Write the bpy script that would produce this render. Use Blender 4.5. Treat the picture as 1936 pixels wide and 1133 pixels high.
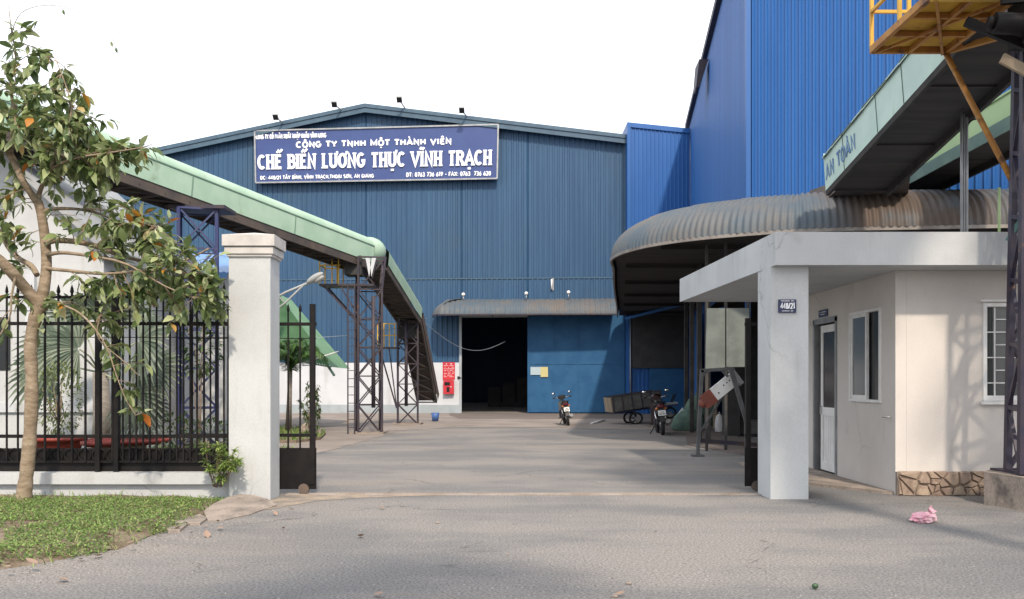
import bpy, math, random
from mathutils import Vector, Matrix, Quaternion
R = math.radians
rnd = random.Random(7)
sc = bpy.context.scene
col = sc.collection
for o in list(bpy.data.objects):
    bpy.data.objects.remove(o)

# ------------------------------------------------------------------ camera, world, sun, exposure
F = 1700.0; HY = 722.0; H = 1.55
cd = bpy.data.cameras.new('camera'); cam = bpy.data.objects.new('camera', cd); col.objects.link(cam)
cd.sensor_width = 36; cd.lens = 36 * F / 1936; cd.shift_y = (HY - 566.5) / 1936
cd.clip_end = 3000; cd.clip_start = .05
cam.location = (0, 0, H); cam.rotation_euler = (R(90), 0, 0); sc.camera = cam

SUN_AZ = 170; SUN_EL = 45          # clockwise from +Y; degrees above the horizon
w = bpy.data.worlds.new('World'); sc.world = w; w.use_nodes = True
nt = w.node_tree; nt.nodes.clear()
sky = nt.nodes.new('ShaderNodeTexSky'); sky.sky_type = 'NISHITA'; sky.sun_disc = False
sky.sun_elevation = R(SUN_EL); sky.sun_rotation = R(SUN_AZ); sky.dust_density = 4; sky.air_density = 1.3
mx = nt.nodes.new('ShaderNodeMix'); mx.data_type = 'RGBA'; mx.inputs[0].default_value = .72
nt.links.new(sky.outputs[0], mx.inputs[6]); mx.inputs[7].default_value = (12.0, 12.3, 13.0, 1)
bg = nt.nodes.new('ShaderNodeBackground'); bg.inputs[1].default_value = .12
wo = nt.nodes.new('ShaderNodeOutputWorld')
nt.links.new(mx.outputs[2], bg.inputs[0]); nt.links.new(bg.outputs[0], wo.inputs[0])
sd = bpy.data.lights.new('sun', 'SUN'); sd.energy = 2.9; sd.angle = R(2.6); sd.color = (1, .86, .70)
so = bpy.data.objects.new('sun', sd); col.objects.link(so)
sv = Vector((math.sin(R(SUN_AZ)) * math.cos(R(SUN_EL)), math.cos(R(SUN_AZ)) * math.cos(R(SUN_EL)), math.sin(R(SUN_EL))))
so.rotation_euler = (-sv).to_track_quat('-Z', 'Y').to_euler(); so.location = (20, -10, 30)
sc.view_settings.view_transform = 'Standard'; sc.view_settings.look = 'None'
sc.view_settings.exposure = .50; sc.view_settings.gamma = 1

# ------------------------------------------------------------------ helpers
def W(x, y, Y): return Vector(((x - 968) * Y / F, Y, H + (HY - y) * Y / F))
def GP(x, y, z=0): 
    Y = (H - z) * F / (y - HY); return Vector(((x - 968) * Y / F, Y, z))
def WF(x, y, off=0):                       # the big warehouse's front plane
    k = (x - 968) / F; Y = (44 - off) / (1 + .06 * k); return W(x, y, Y)

class MB:
    def __init__(s): s.v = []; s.f = []; s.sm = []
    def add(s, vs, fs, smooth=False):
        n = len(s.v); s.v += [Vector(p) for p in vs]; s.f += [tuple(i + n for i in f) for f in fs]; s.sm += [smooth] * len(fs); return s
    def box(s, x0, x1, y0, y1, z0, z1):
        return s.add([(x0,y0,z0),(x1,y0,z0),(x1,y1,z0),(x0,y1,z0),(x0,y0,z1),(x1,y0,z1),(x1,y1,z1),(x0,y1,z1)],
            [(0,3,2,1),(4,5,6,7),(0,1,5,4),(1,2,6,5),(2,3,7,6),(3,0,4,7)])
    def hexa(s, p):                        # 8 points: bottom loop, top loop
        return s.add(p, [(0,3,2,1),(4,5,6,7),(0,1,5,4),(1,2,6,5),(2,3,7,6),(3,0,4,7)])
    def obox(s, c, a, b, d):               # centre and three half axes
        c, a, b, d = Vector(c), Vector(a), Vector(b), Vector(d)
        return s.hexa([c-a-b-d, c+a-b-d, c+a+b-d, c-a+b-d, c-a-b+d, c+a-b+d, c+a+b+d, c-a+b+d])
    def bar(s, p, q, w=.05, h=None, up=(0, 0, 1)):
        p, q = Vector(p), Vector(q); h = w if h is None else h; d = (q - p)
        if d.length < 1e-6: return s
        d.normalize(); up = Vector(up)
        if abs(d.dot(up)) > .95: up = Vector((0, 1, 0))
        a = d.cross(up).normalized(); b = a.cross(d).normalized()
        return s.obox((p + q) / 2, a * w / 2, (q - p) / 2, b * h / 2)
    def tube(s, pts, r, n=8, caps=True, smooth=True):
        pts = [Vector(p) for p in pts]; rr = r if isinstance(r, (list, tuple)) else [r] * len(pts)
        vs = []; fs = []; prev = None
        for i, p in enumerate(pts):
            t = (pts[min(i + 1, len(pts) - 1)] - pts[max(i - 1, 0)])
            if t.length < 1e-9: t = Vector((0, 0, 1))
            t.normalize()
            if prev is None:
                u = Vector((0, 0, 1)) if abs(t.z) < .9 else Vector((1, 0, 0)); a = t.cross(u).normalized()
            else:
                a = (prev - t * prev.dot(t)).normalized()
            prev = a; b = t.cross(a)
            for k in range(n):
                q = 2 * math.pi * k / n; vs.append(p + (a * math.cos(q) + b * math.sin(q)) * rr[i])
        for i in range(len(pts) - 1):
            for k in range(n):
                fs.append((i*n+k, i*n+(k+1) % n, (i+1)*n+(k+1) % n, (i+1)*n+k))
        s.add(vs, fs, smooth)
        if caps:
            m = len(s.v) - len(vs)
            s.f += [tuple(m + k for k in reversed(range(n))), tuple(m + (len(pts)-1)*n + k for k in range(n))]; s.sm += [False, False]
        return s
    def ell(s, c, r, nu=12, nv=8, rot=None):
        c = Vector(c); vs = []; fs = []
        for j in range(nv + 1):
            th = math.pi * j / nv
            for i in range(nu):
                ph = 2 * math.pi * i / nu
                p = Vector((r[0]*math.sin(th)*math.cos(ph), r[1]*math.sin(th)*math.sin(ph), r[2]*math.cos(th)))
                vs.append(c + (rot @ p if rot else p))
        for j in range(nv):
            for i in range(nu):
                fs.append((j*nu+i, (j+1)*nu+i, (j+1)*nu+(i+1) % nu, j*nu+(i+1) % nu))
        return s.add(vs, fs, True)
    def torus(s, c, axis, Rr, r, nu=24, nv=8, a0=0, a1=2*math.pi):
        c = Vector(c); axis = Vector(axis).normalized(); u = Vector((0,0,1)) if abs(axis.z) < .9 else Vector((1,0,0))
        a = axis.cross(u).normalized(); b = axis.cross(a)
        full = abs(a1 - a0 - 2*math.pi) < 1e-6
        m = nu if full else nu + 1
        vs = []; fs = []
        for i in range(m):
            q = a0 + (a1 - a0) * i / nu; d = a*math.cos(q) + b*math.sin(q)
            for k in range(nv):
                t = 2*math.pi*k/nv; vs.append(c + d*(Rr + r*math.cos(t)) + axis*(r*math.sin(t)))
        for i in range(nu):
            j = (i + 1) % m
            for k in range(nv): fs.append((i*nv+k, j*nv+k, j*nv+(k+1) % nv, i*nv+(k+1) % nv))
        return s.add(vs, fs, True)
    def lathe(s, c, prof, n=20, smooth=True):      # prof: (radius, z)
        c = Vector(c); vs = []; fs = []
        for r, z in prof:
            for k in range(n):
                q = 2*math.pi*k/n; vs.append(c + Vector((r*math.cos(q), r*math.sin(q), z)))
        for i in range(len(prof) - 1):
            for k in range(n): fs.append((i*n+k, i*n+(k+1) % n, (i+1)*n+(k+1) % n, (i+1)*n+k))
        return s.add(vs, fs, smooth)
    def prism(s, poly, d):                 # polygon in 3-D pushed by d
        d = Vector(d); n = len(poly); p = [Vector(q) for q in poly]
        return s.add(p + [q + d for q in p], [tuple(reversed(range(n))), tuple(range(n, 2*n))] + [(i, (i+1) % n, n+(i+1) % n, n+i) for i in range(n)])
    def loft(s, secs, n=12, caps=True, pw=1.0):    # secs: (centre, rx, rz) sections lying across the y axis
        vs = []; fs = []
        for c, rx, rz in secs:
            for k in range(n):
                q = 2*math.pi*k/n; cx, sx = math.cos(q), math.sin(q)
                vs.append(Vector(c) + Vector((rx*math.copysign(abs(cx)**pw, cx), 0, rz*math.copysign(abs(sx)**pw, sx))))
        for i in range(len(secs) - 1):
            for k in range(n): fs.append((i*n+k, i*n+(k+1) % n, (i+1)*n+(k+1) % n, (i+1)*n+k))
        s.add(vs, fs, True)
        if caps:
            m = len(s.v) - len(vs); s.f += [tuple(m+k for k in range(n)), tuple(m+(len(secs)-1)*n+k for k in reversed(range(n)))]; s.sm += [False]*2
        return s
    def build(s, name, mat, parent=None, origin=None):
        me = bpy.data.meshes.new(name)
        if parent is not None:
            off = Vector((0, 0, 0)); q = parent
            while q is not None: off += Vector(q.location); q = q.parent
            loc = Vector((0, 0, 0))
        else:
            if origin is None:
                xs = [p.x for p in s.v]; ys = [p.y for p in s.v]; zs = [p.z for p in s.v]
                origin = ((min(xs)+max(xs))/2, (min(ys)+max(ys))/2, min(zs))
            off = loc = Vector(origin)
        me.from_pydata([tuple(p - off) for p in s.v], [], s.f); me.validate(); me.update()
        if len(me.polygons) == len(s.sm): me.polygons.foreach_set('use_smooth', s.sm)
        me.materials.append(mat)
        o = bpy.data.objects.new(name, me); col.objects.link(o); o.location = loc
        if parent is not None: o.parent = parent
        return o

def tag(o, label=None, cat=None, group=None, kind=None):
    if label: o['label'] = label
    if cat: o['category'] = cat
    if group: o['group'] = group
    if kind: o['kind'] = kind
    return o
def thing(name, loc, label, cat, group=None):
    o = bpy.data.objects.new(name, None); col.objects.link(o); o.location = loc; o.empty_display_size = .2
    return tag(o, label, cat, group)
def kids(o): return [c for c in bpy.data.objects if c.parent == o]
def copy_tree(o, parent=None):
    c = o.copy(); col.objects.link(c); c.parent = parent
    for ch in kids(o): copy_tree(ch, c)
    return c

def mat(name, c1, c2=None, scale=2.0, rough=.7, metal=0.0, bump=0.0, bscale=40, stretch=(1,1,1), spec=.5, grain=0.0, gscale=120, lo=.35, hi=.65, c3=None, s3=.6, lo3=.55, hi3=.7, st3=(1,1,1), speck=0, crack=0, panel=0):
    m = bpy.data.materials.new(name); m.use_nodes = True; t = m.node_tree; N = t.nodes; L = t.links
    p = N['Principled BSDF']; p.inputs['Roughness'].default_value = rough; p.inputs['Metallic'].default_value = metal
    p.inputs['Specular IOR Level'].default_value = spec
    tc = N.new('ShaderNodeTexCoord')
    def noise(sc_, st, det=5):
        mp = N.new('ShaderNodeMapping'); mp.inputs['Scale'].default_value = st; L.new(tc.outputs['Object'], mp.inputs[0])
        n = N.new('ShaderNodeTexNoise'); n.inputs['Scale'].default_value = sc_; n.inputs['Detail'].default_value = det; n.inputs['Roughness'].default_value = .6
        L.new(mp.outputs[0], n.inputs['Vector']); return n
    def ramp(src, a, b):
        r = N.new('ShaderNodeMapRange'); r.interpolation_type = 'SMOOTHSTEP'
        r.inputs[1].default_value = a; r.inputs[2].default_value = b; L.new(src, r.inputs[0]); return r.outputs[0]
    def mix(fac, a, b, mode='MIX'):
        x = N.new('ShaderNodeMix'); x.data_type = 'RGBA'; x.blend_type = mode
        if isinstance(fac, float): x.inputs[0].default_value = fac
        else: L.new(fac, x.inputs[0])
        for i, q in ((6, a), (7, b)):
            if isinstance(q, tuple): x.inputs[i].default_value = (*q, 1)
            else: L.new(q, x.inputs[i])
        return x.outputs[2]
    out = None
    if c2 is not None:
        out = mix(ramp(noise(scale, stretch).outputs['Fac'], lo, hi), c1, c2)
        if c3 is not None: out = mix(ramp(noise(s3, st3, 6).outputs['Fac'], lo3, hi3), out, c3)
    if grain:
        g = ramp(noise(gscale, (1,1,1), 2).outputs['Fac'], .25, .75)
        gm = mix(g, (1-grain,)*3, (1+grain,)*3)
        out = mix(1.0, out if out is not None else c1, gm, 'MULTIPLY')
    if panel:
        sx = N.new('ShaderNodeSeparateXYZ'); L.new(tc.outputs['Object'], sx.inputs[0])
        ad = N.new('ShaderNodeMath'); ad.operation = 'MULTIPLY_ADD'; L.new(sx.outputs[1], ad.inputs[0]); ad.inputs[1].default_value = .93; L.new(sx.outputs[0], ad.inputs[2])
        fl_ = N.new('ShaderNodeMath'); fl_.operation = 'FLOOR'; dv = N.new('ShaderNodeMath'); dv.operation = 'DIVIDE'; dv.inputs[1].default_value = 1.0; L.new(ad.outputs[0], dv.inputs[0]); L.new(dv.outputs[0], fl_.inputs[0])
        wn = N.new('ShaderNodeTexWhiteNoise'); wn.noise_dimensions = '1D'; L.new(fl_.outputs[0], wn.inputs['W'])
        out = mix(1.0, out, mix(wn.outputs['Value'], (1-panel,)*3, (1+panel,)*3), 'MULTIPLY')
        st = ramp(noise(1.1, (9,9,.12), 3).outputs['Fac'], .60, .74); out = mix(st, out, mix(1.0, out, (1.13,1.11,1.08), 'MULTIPLY'))
    if crack:
        nz = noise(1.2, (1,1,1), 6); mp = N.new('ShaderNodeMapping'); L.new(tc.outputs['Object'], mp.inputs[0]); va = N.new('ShaderNodeVectorMath'); va.operation = 'MULTIPLY_ADD'
        L.new(nz.outputs['Color'], va.inputs[0]); va.inputs[1].default_value = (1.1,1.1,0); L.new(mp.outputs[0], va.inputs[2])
        vo = N.new('ShaderNodeTexVoronoi'); vo.feature = 'DISTANCE_TO_EDGE'; vo.inputs['Scale'].default_value = .33; L.new(va.outputs[0], vo.inputs['Vector'])
        ln_ = ramp(vo.outputs['Distance'], .006, .001); gate_ = ramp(noise(.5, (1,1,1), 2).outputs['Fac'], .50, .60)
        mm = N.new('ShaderNodeMath'); mm.operation = 'MULTIPLY'; L.new(ln_, mm.inputs[0]); L.new(gate_, mm.inputs[1]); m2 = N.new('ShaderNodeMath'); m2.operation = 'MULTIPLY'; m2.inputs[1].default_value = .6*crack; L.new(mm.outputs[0], m2.inputs[0])
        out = mix(m2.outputs[0], out, (.06,.055,.05))
        oil = ramp(noise(.9, (1,1,1), 3).outputs['Fac'], .69, .75); out = mix(oil, out, mix(1.0, out, (1-.28*crack,)*3, 'MULTIPLY'))
    if speck:
        out = mix(ramp(noise(26, (1,1,1), 2).outputs['Fac'], .70, .74), out, (speck, speck*.97, speck*.92))
        out = mix(ramp(noise(19, (1.1,1,1), 2).outputs['Fac'], .285, .25), out, (.03,.028,.027))
    if out is not None: L.new(out, p.inputs['Base Color'])
    else: p.inputs['Base Color'].default_value = (*c1, 1)
    if bump:
        b = N.new('ShaderNodeBump'); b.inputs['Strength'].default_value = bump; b.inputs['Distance'].default_value = .01
        L.new(noise(bscale, (1,1,1), 4).outputs['Fac'], b.inputs['Height']); L.new(b.outputs[0], p.inputs['Normal'])
    m['out'] = 1
    return m

def leafmat(name, cols, trans=.25, rough=.45):
    m = bpy.data.materials.new(name); m.use_nodes = True; t = m.node_tree; N = t.nodes; L = t.links
    p = N['Principled BSDF']; p.inputs['Roughness'].default_value = rough
    g = N.new('ShaderNodeNewGeometry'); cr = N.new('ShaderNodeValToRGB'); cr.color_ramp.interpolation = 'LINEAR'
    e = cr.color_ramp.elements
    while len(e) > 1: e.remove(e[-1])
    e[0].position = cols[0][0]; e[0].color = (*cols[0][1], 1)
    for pos, c in cols[1:]:
        x = e.new(pos); x.color = (*c, 1)
    L.new(g.outputs['Random Per Island'], cr.inputs[0]); L.new(cr.outputs[0], p.inputs['Base Color'])
    tr = N.new('ShaderNodeBsdfTranslucent'); L.new(cr.outputs[0], tr.inputs[0])
    ms = N.new('ShaderNodeMixShader'); ms.inputs[0].default_value = trans
    L.new(p.outputs[0], ms.inputs[1]); L.new(tr.outputs[0], ms.inputs[2]); L.new(ms.outputs[0], N['Material Output'].inputs[0])
    return m

# ------------------------------------------------------------------ materials
M = {}
M['asphalt'] = mat('asphalt', (.155,.154,.154), (.222,.207,.194), .55, .92, bump=.7, bscale=70, stretch=(.6,1.2,1), spec=.2, grain=.42, gscale=45, lo=.38, hi=.62, c3=(.240,.210,.185), s3=.30, lo3=.52, hi3=.72, st3=(.45,1.3,1), speck=.36, crack=1.0)
M['concrete_ground'] = mat('concrete_ground', (.27,.235,.21), (.20,.175,.155), .5, .95, spec=.2, grain=.15, gscale=30, c3=(.15,.13,.12), s3=.3, lo3=.6, hi3=.75)
M['apron'] = mat('apron', (.17,.145,.13), (.13,.11,.10), .8, .95, spec=.2, grain=.2, gscale=20, stretch=(.3,1,1))
M['dust'] = mat('dust', (.33,.27,.21), (.20,.18,.16), 3, .98, spec=.1, grain=.25, gscale=60)
M['soil'] = mat('soil', (.13,.10,.07), (.21,.17,.13), 4, 1, spec=.1, bump=.6, bscale=25, grain=.3, gscale=60)
M['yard_soil'] = mat('yard_soil', (.05,.07,.03), (.10,.09,.06), 2, 1, spec=.1)
M['blue_old'] = mat('blue_old', (.024,.070,.145), (.030,.083,.162), 1.2, .5, spec=.35, stretch=(3,3,.25), c3=(.038,.078,.125), s3=.15, lo3=.45, hi3=.75, panel=.045)
M['blue_new'] = mat('blue_new', (.014,.092,.300), (.019,.106,.330), 1.0, .45, spec=.4, stretch=(2,2,.2), panel=.05)
M['blue_door'] = mat('blue_door', (.014,.080,.190), (.022,.10,.22), 1.5, .6, spec=.3)
M['trim_blue'] = mat('trim_blue', (.035,.075,.12), (.05,.10,.145), 2, .5)
M['plaster'] = mat('plaster', (.49,.51,.52), (.43,.445,.455), .9, .9, bump=.2, bscale=50, spec=.2, grain=.05, gscale=60, c3=(.33,.325,.31), s3=1.6, lo3=.56, hi3=.80, st3=(2.2,2.2,.22), crack=.5)
M['plaster_warm'] = mat('plaster_warm', (.60,.565,.53), (.54,.51,.48), .8, .9, bump=.2, bscale=50, spec=.2, grain=.05, gscale=60, c3=(.44,.41,.38), s3=1.3, lo3=.60, hi3=.82, st3=(1.6,1.6,.35), crack=.4)
M['white_wall'] = mat('white_wall', (.52,.54,.57), (.46,.48,.51), .6, .85, spec=.2, c3=(.36,.36,.36), s3=.9, lo3=.56, hi3=.82, st3=(1.5,1.5,.3))
M['grey_band'] = mat('grey_band', (.33,.37,.40), (.27,.31,.33), 1, .8)
M['white_paint'] = mat('white_paint', (.75,.75,.74), (.66,.65,.63), 3, .5)
M['black_iron'] = mat('black_iron', (.006,.006,.007), (.013,.011,.011), 4, .55, spec=.2)
M['dark_steel'] = mat('dark_steel', (.030,.026,.045), (.050,.038,.042), 3, .6, spec=.4, c3=(.11,.055,.03), s3=2.5, lo3=.62, hi3=.72)
M['navy_steel'] = mat('navy_steel', (.020,.030,.115), (.030,.035,.09), 3, .55)
M['purple_steel'] = mat('purple_steel', (.016,.014,.034), (.030,.022,.038), 4, .5, c3=(.10,.05,.03), s3=5, lo3=.62, hi3=.7)
M['green_metal'] = mat('green_metal', (.30,.44,.335), (.36,.49,.385), 1.2, .6, spec=.25, c3=(.19,.25,.18), s3=1.5, lo3=.56, hi3=.80, st3=(1,1,1))
M['pale_green'] = mat('pale_green', (.42,.54,.48), (.36,.48,.43), 1.3, .5, spec=.35, c3=(.28,.36,.30), s3=1.4, lo3=.6, hi3=.75, st3=(1,2,.3))
M['olive_green'] = mat('olive_green', (.30,.42,.20), (.34,.44,.22), 1.3, .5, c3=(.16,.24,.16), s3=1.4, lo3=.6, hi3=.75)
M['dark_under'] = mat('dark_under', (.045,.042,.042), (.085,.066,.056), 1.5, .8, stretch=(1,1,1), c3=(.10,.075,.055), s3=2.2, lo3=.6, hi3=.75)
M['under_shade'] = mat('under_shade', (.016,.015,.015), (.032,.027,.024), 1.2, .9, stretch=(.3,3,1))  # near-black for undersides and truss, their shade put into the colour
M['post_dark'] = mat('post_dark', (.03,.03,.032), (.055,.05,.045), 3, .8)
M['frame_grey'] = mat('frame_grey', (.10,.105,.11), (.07,.07,.075), 3, .6)
M['yellow_steel'] = mat('yellow_steel', (.60,.37,.04), (.52,.30,.04), 3, .6, c3=(.30,.14,.03), s3=3, lo3=.60, hi3=.75)
M['orange_steel'] = mat('orange_steel', (.42,.20,.035), (.30,.13,.03), 3, .7, c3=(.11,.05,.025), s3=4, lo3=.55, hi3=.68)
M['galv'] = mat('galv', (.33,.34,.35), (.25,.26,.27), 3, .45, metal=.5)
M['grey_panel'] = mat('grey_panel', (.17,.19,.18), (.11,.13,.12), 1.6, .85, c3=(.24,.25,.24), s3=2, lo3=.6, hi3=.75)
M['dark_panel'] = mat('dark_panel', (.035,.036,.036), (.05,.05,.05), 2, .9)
M['dark_wood'] = mat('dark_wood', (.05,.035,.028), (.08,.06,.045), 3, .9)
M['concrete_block'] = mat('concrete_block', (.30,.25,.21), (.20,.17,.145), 3, .95, bump=.8, bscale=12, grain=.2, gscale=40, c3=(.10,.085,.075), s3=2.5, lo3=.58, hi3=.7)
M['glass_dark'] = mat('glass_dark', (.015,.018,.02), rough=.22, spec=.35)
M['interior'] = mat('interior', (.10,.10,.10), (.07,.07,.07), 1, .9)
M['black'] = mat('black', (.010,.010,.011), rough=.4)
M['rubber'] = mat('rubber', (.018,.018,.018), rough=.85)
M['chrome'] = mat('chrome', (.5,.5,.5), rough=.2, metal=1)
M['mirror'] = mat('mirror', (.85,.85,.85), rough=.05, metal=1)
M['red_paint'] = mat('red_paint', (.50,.020,.035), (.42,.02,.03), 6, .45)
M['maroon'] = mat('maroon', (.10,.008,.014), rough=.3)
M['red_pot'] = mat('red_pot', (.24,.035,.022), (.17,.025,.02), 4, .6)
M['dark_maroon'] = mat('dark_maroon', (.022,.006,.008), rough=.3)
M['sign_blue'] = mat('sign_blue', (.024,.048,.175), (.030,.060,.19), .8, .4)
M['letter'] = mat('letter', (.78,.80,.83), rough=.5)
M['plate_blue'] = mat('plate_blue', (.012,.020,.075), rough=.35)
M['pink'] = mat('pink', (.62,.30,.38), (.70,.46,.50), 9, .35)
M['bark'] = mat('bark', (.29,.23,.165), (.18,.135,.09), 6, .95, bump=.9, bscale=30, stretch=(1,1,3), c3=(.34,.29,.22), s3=5, lo3=.55, hi3=.7, st3=(1,1,2.4))
M['twig'] = mat('twig', (.20,.145,.10), (.28,.21,.15), 8, .9)
M['blue_roof'] = mat('blue_roof', (.10,.24,.50), (.08,.20,.44), 2, .4)
M['lamp_grey'] = mat('lamp_grey', (.30,.31,.30), (.24,.25,.25), 4, .5)
M['sack_green'] = mat('sack_green', (.10,.17,.13), (.07,.12,.10), 6, .8, bump=.5, bscale=10)
M['sack_white'] = mat('sack_white', (.60,.60,.60), (.5,.5,.5), 8, .8)
M['rust_tube'] = mat('rust_tube', (.13,.09,.07), (.08,.07,.065), 6, .7)
M['wood_pale'] = mat('wood_pale', (.30,.24,.17), (.22,.17,.12), 5, .9, stretch=(1,1,.2))
M['cart_grey'] = mat('cart_grey', (.10,.105,.10), (.075,.075,.07), 4, .8)
M['palm_trunk'] = mat('palm_trunk', (.25,.23,.20), (.17,.15,.13), 8, .9, stretch=(1,1,4))
M['stone'] = mat('stone', (.33,.25,.19), (.21,.15,.12), 5, .85, bump=.8, bscale=14, grain=.15, c3=(.38,.30,.22), s3=4, lo3=.52, hi3=.7)
M['mortar'] = mat('mortar', (.23,.195,.165), rough=.95)
M['fruit'] = mat('fruit', (.03,.07,.03), rough=.4)
M['yellow_note'] = mat('yellow_note', (.50,.46,.22), rough=.7)
M['grey_note'] = mat('grey_note', (.38,.47,.52), rough=.7)
M['blue_bucket'] = mat('blue_bucket', (.05,.12,.32), rough=.5)
M['leaf'] = leafmat('leaf', [(0,(.055,.095,.030)),(.3,(.125,.180,.065)),(.6,(.23,.285,.115)),(.85,(.36,.41,.20)),(.965,(.44,.48,.27)),(.98,(.50,.25,.04)),(1,(.42,.13,.03))], .3, .38)
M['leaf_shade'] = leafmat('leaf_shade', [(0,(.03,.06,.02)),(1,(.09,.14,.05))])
M['grass'] = leafmat('grass', [(0,(.07,.13,.03)),(.5,(.155,.265,.06)),(.86,(.27,.38,.10)),(.92,(.33,.34,.14)),(.97,(.22,.22,.09)),(1,(.28,.2,.1))], .3, .6)
M['shrub'] = leafmat('shrub', [(0,(.10,.16,.035)),(.5,(.20,.30,.07)),(1,(.33,.40,.12))], .3, .5)
M['bush'] = leafmat('bush', [(0,(.07,.11,.03)),(.6,(.16,.21,.07)),(1,(.28,.30,.13))], .3, .6)
M['fan'] = leafmat('fan', [(0,(.07,.10,.07)),(.5,(.12,.16,.115)),(1,(.21,.25,.185))], .2, .5)
M['palm_leaf'] = leafmat('palm_leaf', [(0,(.03,.075,.015)),(.6,(.07,.155,.035)),(1,(.12,.22,.06))], .3, .5)
M['dry'] = leafmat('dry', [(0,(.16,.09,.06)),(.5,(.27,.18,.13)),(1,(.40,.31,.25))], .1, .8)

M['grit'] = leafmat('grit', [(0,(.06,.055,.05)),(.4,(.20,.18,.16)),(.8,(.26,.24,.22)),(1,(.38,.36,.34))], 0, .9)

# barrel awning metal: blue-grey, dusty, rusted towards one stretch of its length
def awning_mat(name, rx0, rx1):
    m = mat(name, (.070,.098,.125), (.105,.112,.118), 1.0, .6, metal=.1, spec=.3, c3=(.13,.112,.098), s3=.8, lo3=.5, hi3=.7)
    t = m.node_tree; N = t.nodes; L = t.links; p = N['Principled BSDF']; src = p.inputs['Base Color'].links[0].from_socket
    g = N.new('ShaderNodeNewGeometry'); sp = N.new('ShaderNodeSeparateXYZ'); L.new(g.outputs['Position'], sp.inputs[0])
    a = N.new('ShaderNodeMapRange'); a.interpolation_type = 'SMOOTHSTEP'; a.inputs[1].default_value = rx0; a.inputs[2].default_value = rx0 + 1.2; L.new(sp.outputs[0], a.inputs[0])
    b = N.new('ShaderNodeMapRange'); b.interpolation_type = 'SMOOTHSTEP'; b.inputs[1].default_value = rx1; b.inputs[2].default_value = rx1 - 1.6; L.new(sp.outputs[0], b.inputs[0])
    n = N.new('ShaderNodeTexNoise'); n.inputs['Scale'].default_value = 1.3; n.inputs['Detail'].default_value = 6; L.new(g.outputs['Position'], n.inputs['Vector'])
    q = N.new('ShaderNodeMapRange'); q.inputs[1].default_value = .30; q.inputs[2].default_value = .52; L.new(n.outputs['Fac'], q.inputs[0])
    m1 = N.new('ShaderNodeMath'); m1.operation = 'MULTIPLY'; L.new(a.outputs[0], m1.inputs[0]); L.new(b.outputs[0], m1.inputs[1])
    m2 = N.new('ShaderNodeMath'); m2.operation = 'MULTIPLY'; L.new(m1.outputs[0], m2.inputs[0]); L.new(q.outputs[0], m2.inputs[1])
    x = N.new('ShaderNodeMix'); x.data_type = 'RGBA'; L.new(m2.outputs[0], x.inputs[0]); L.new(src, x.inputs[6]); x.inputs[7].default_value = (.085,.064,.052,1)
    L.new(x.outputs[2], p.inputs['Base Color']); return m
M['awning'] = awning_mat('awning', 6.0, 10.6)
M['awning_door'] = awning_mat('awning_door', 90, 99)

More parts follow.
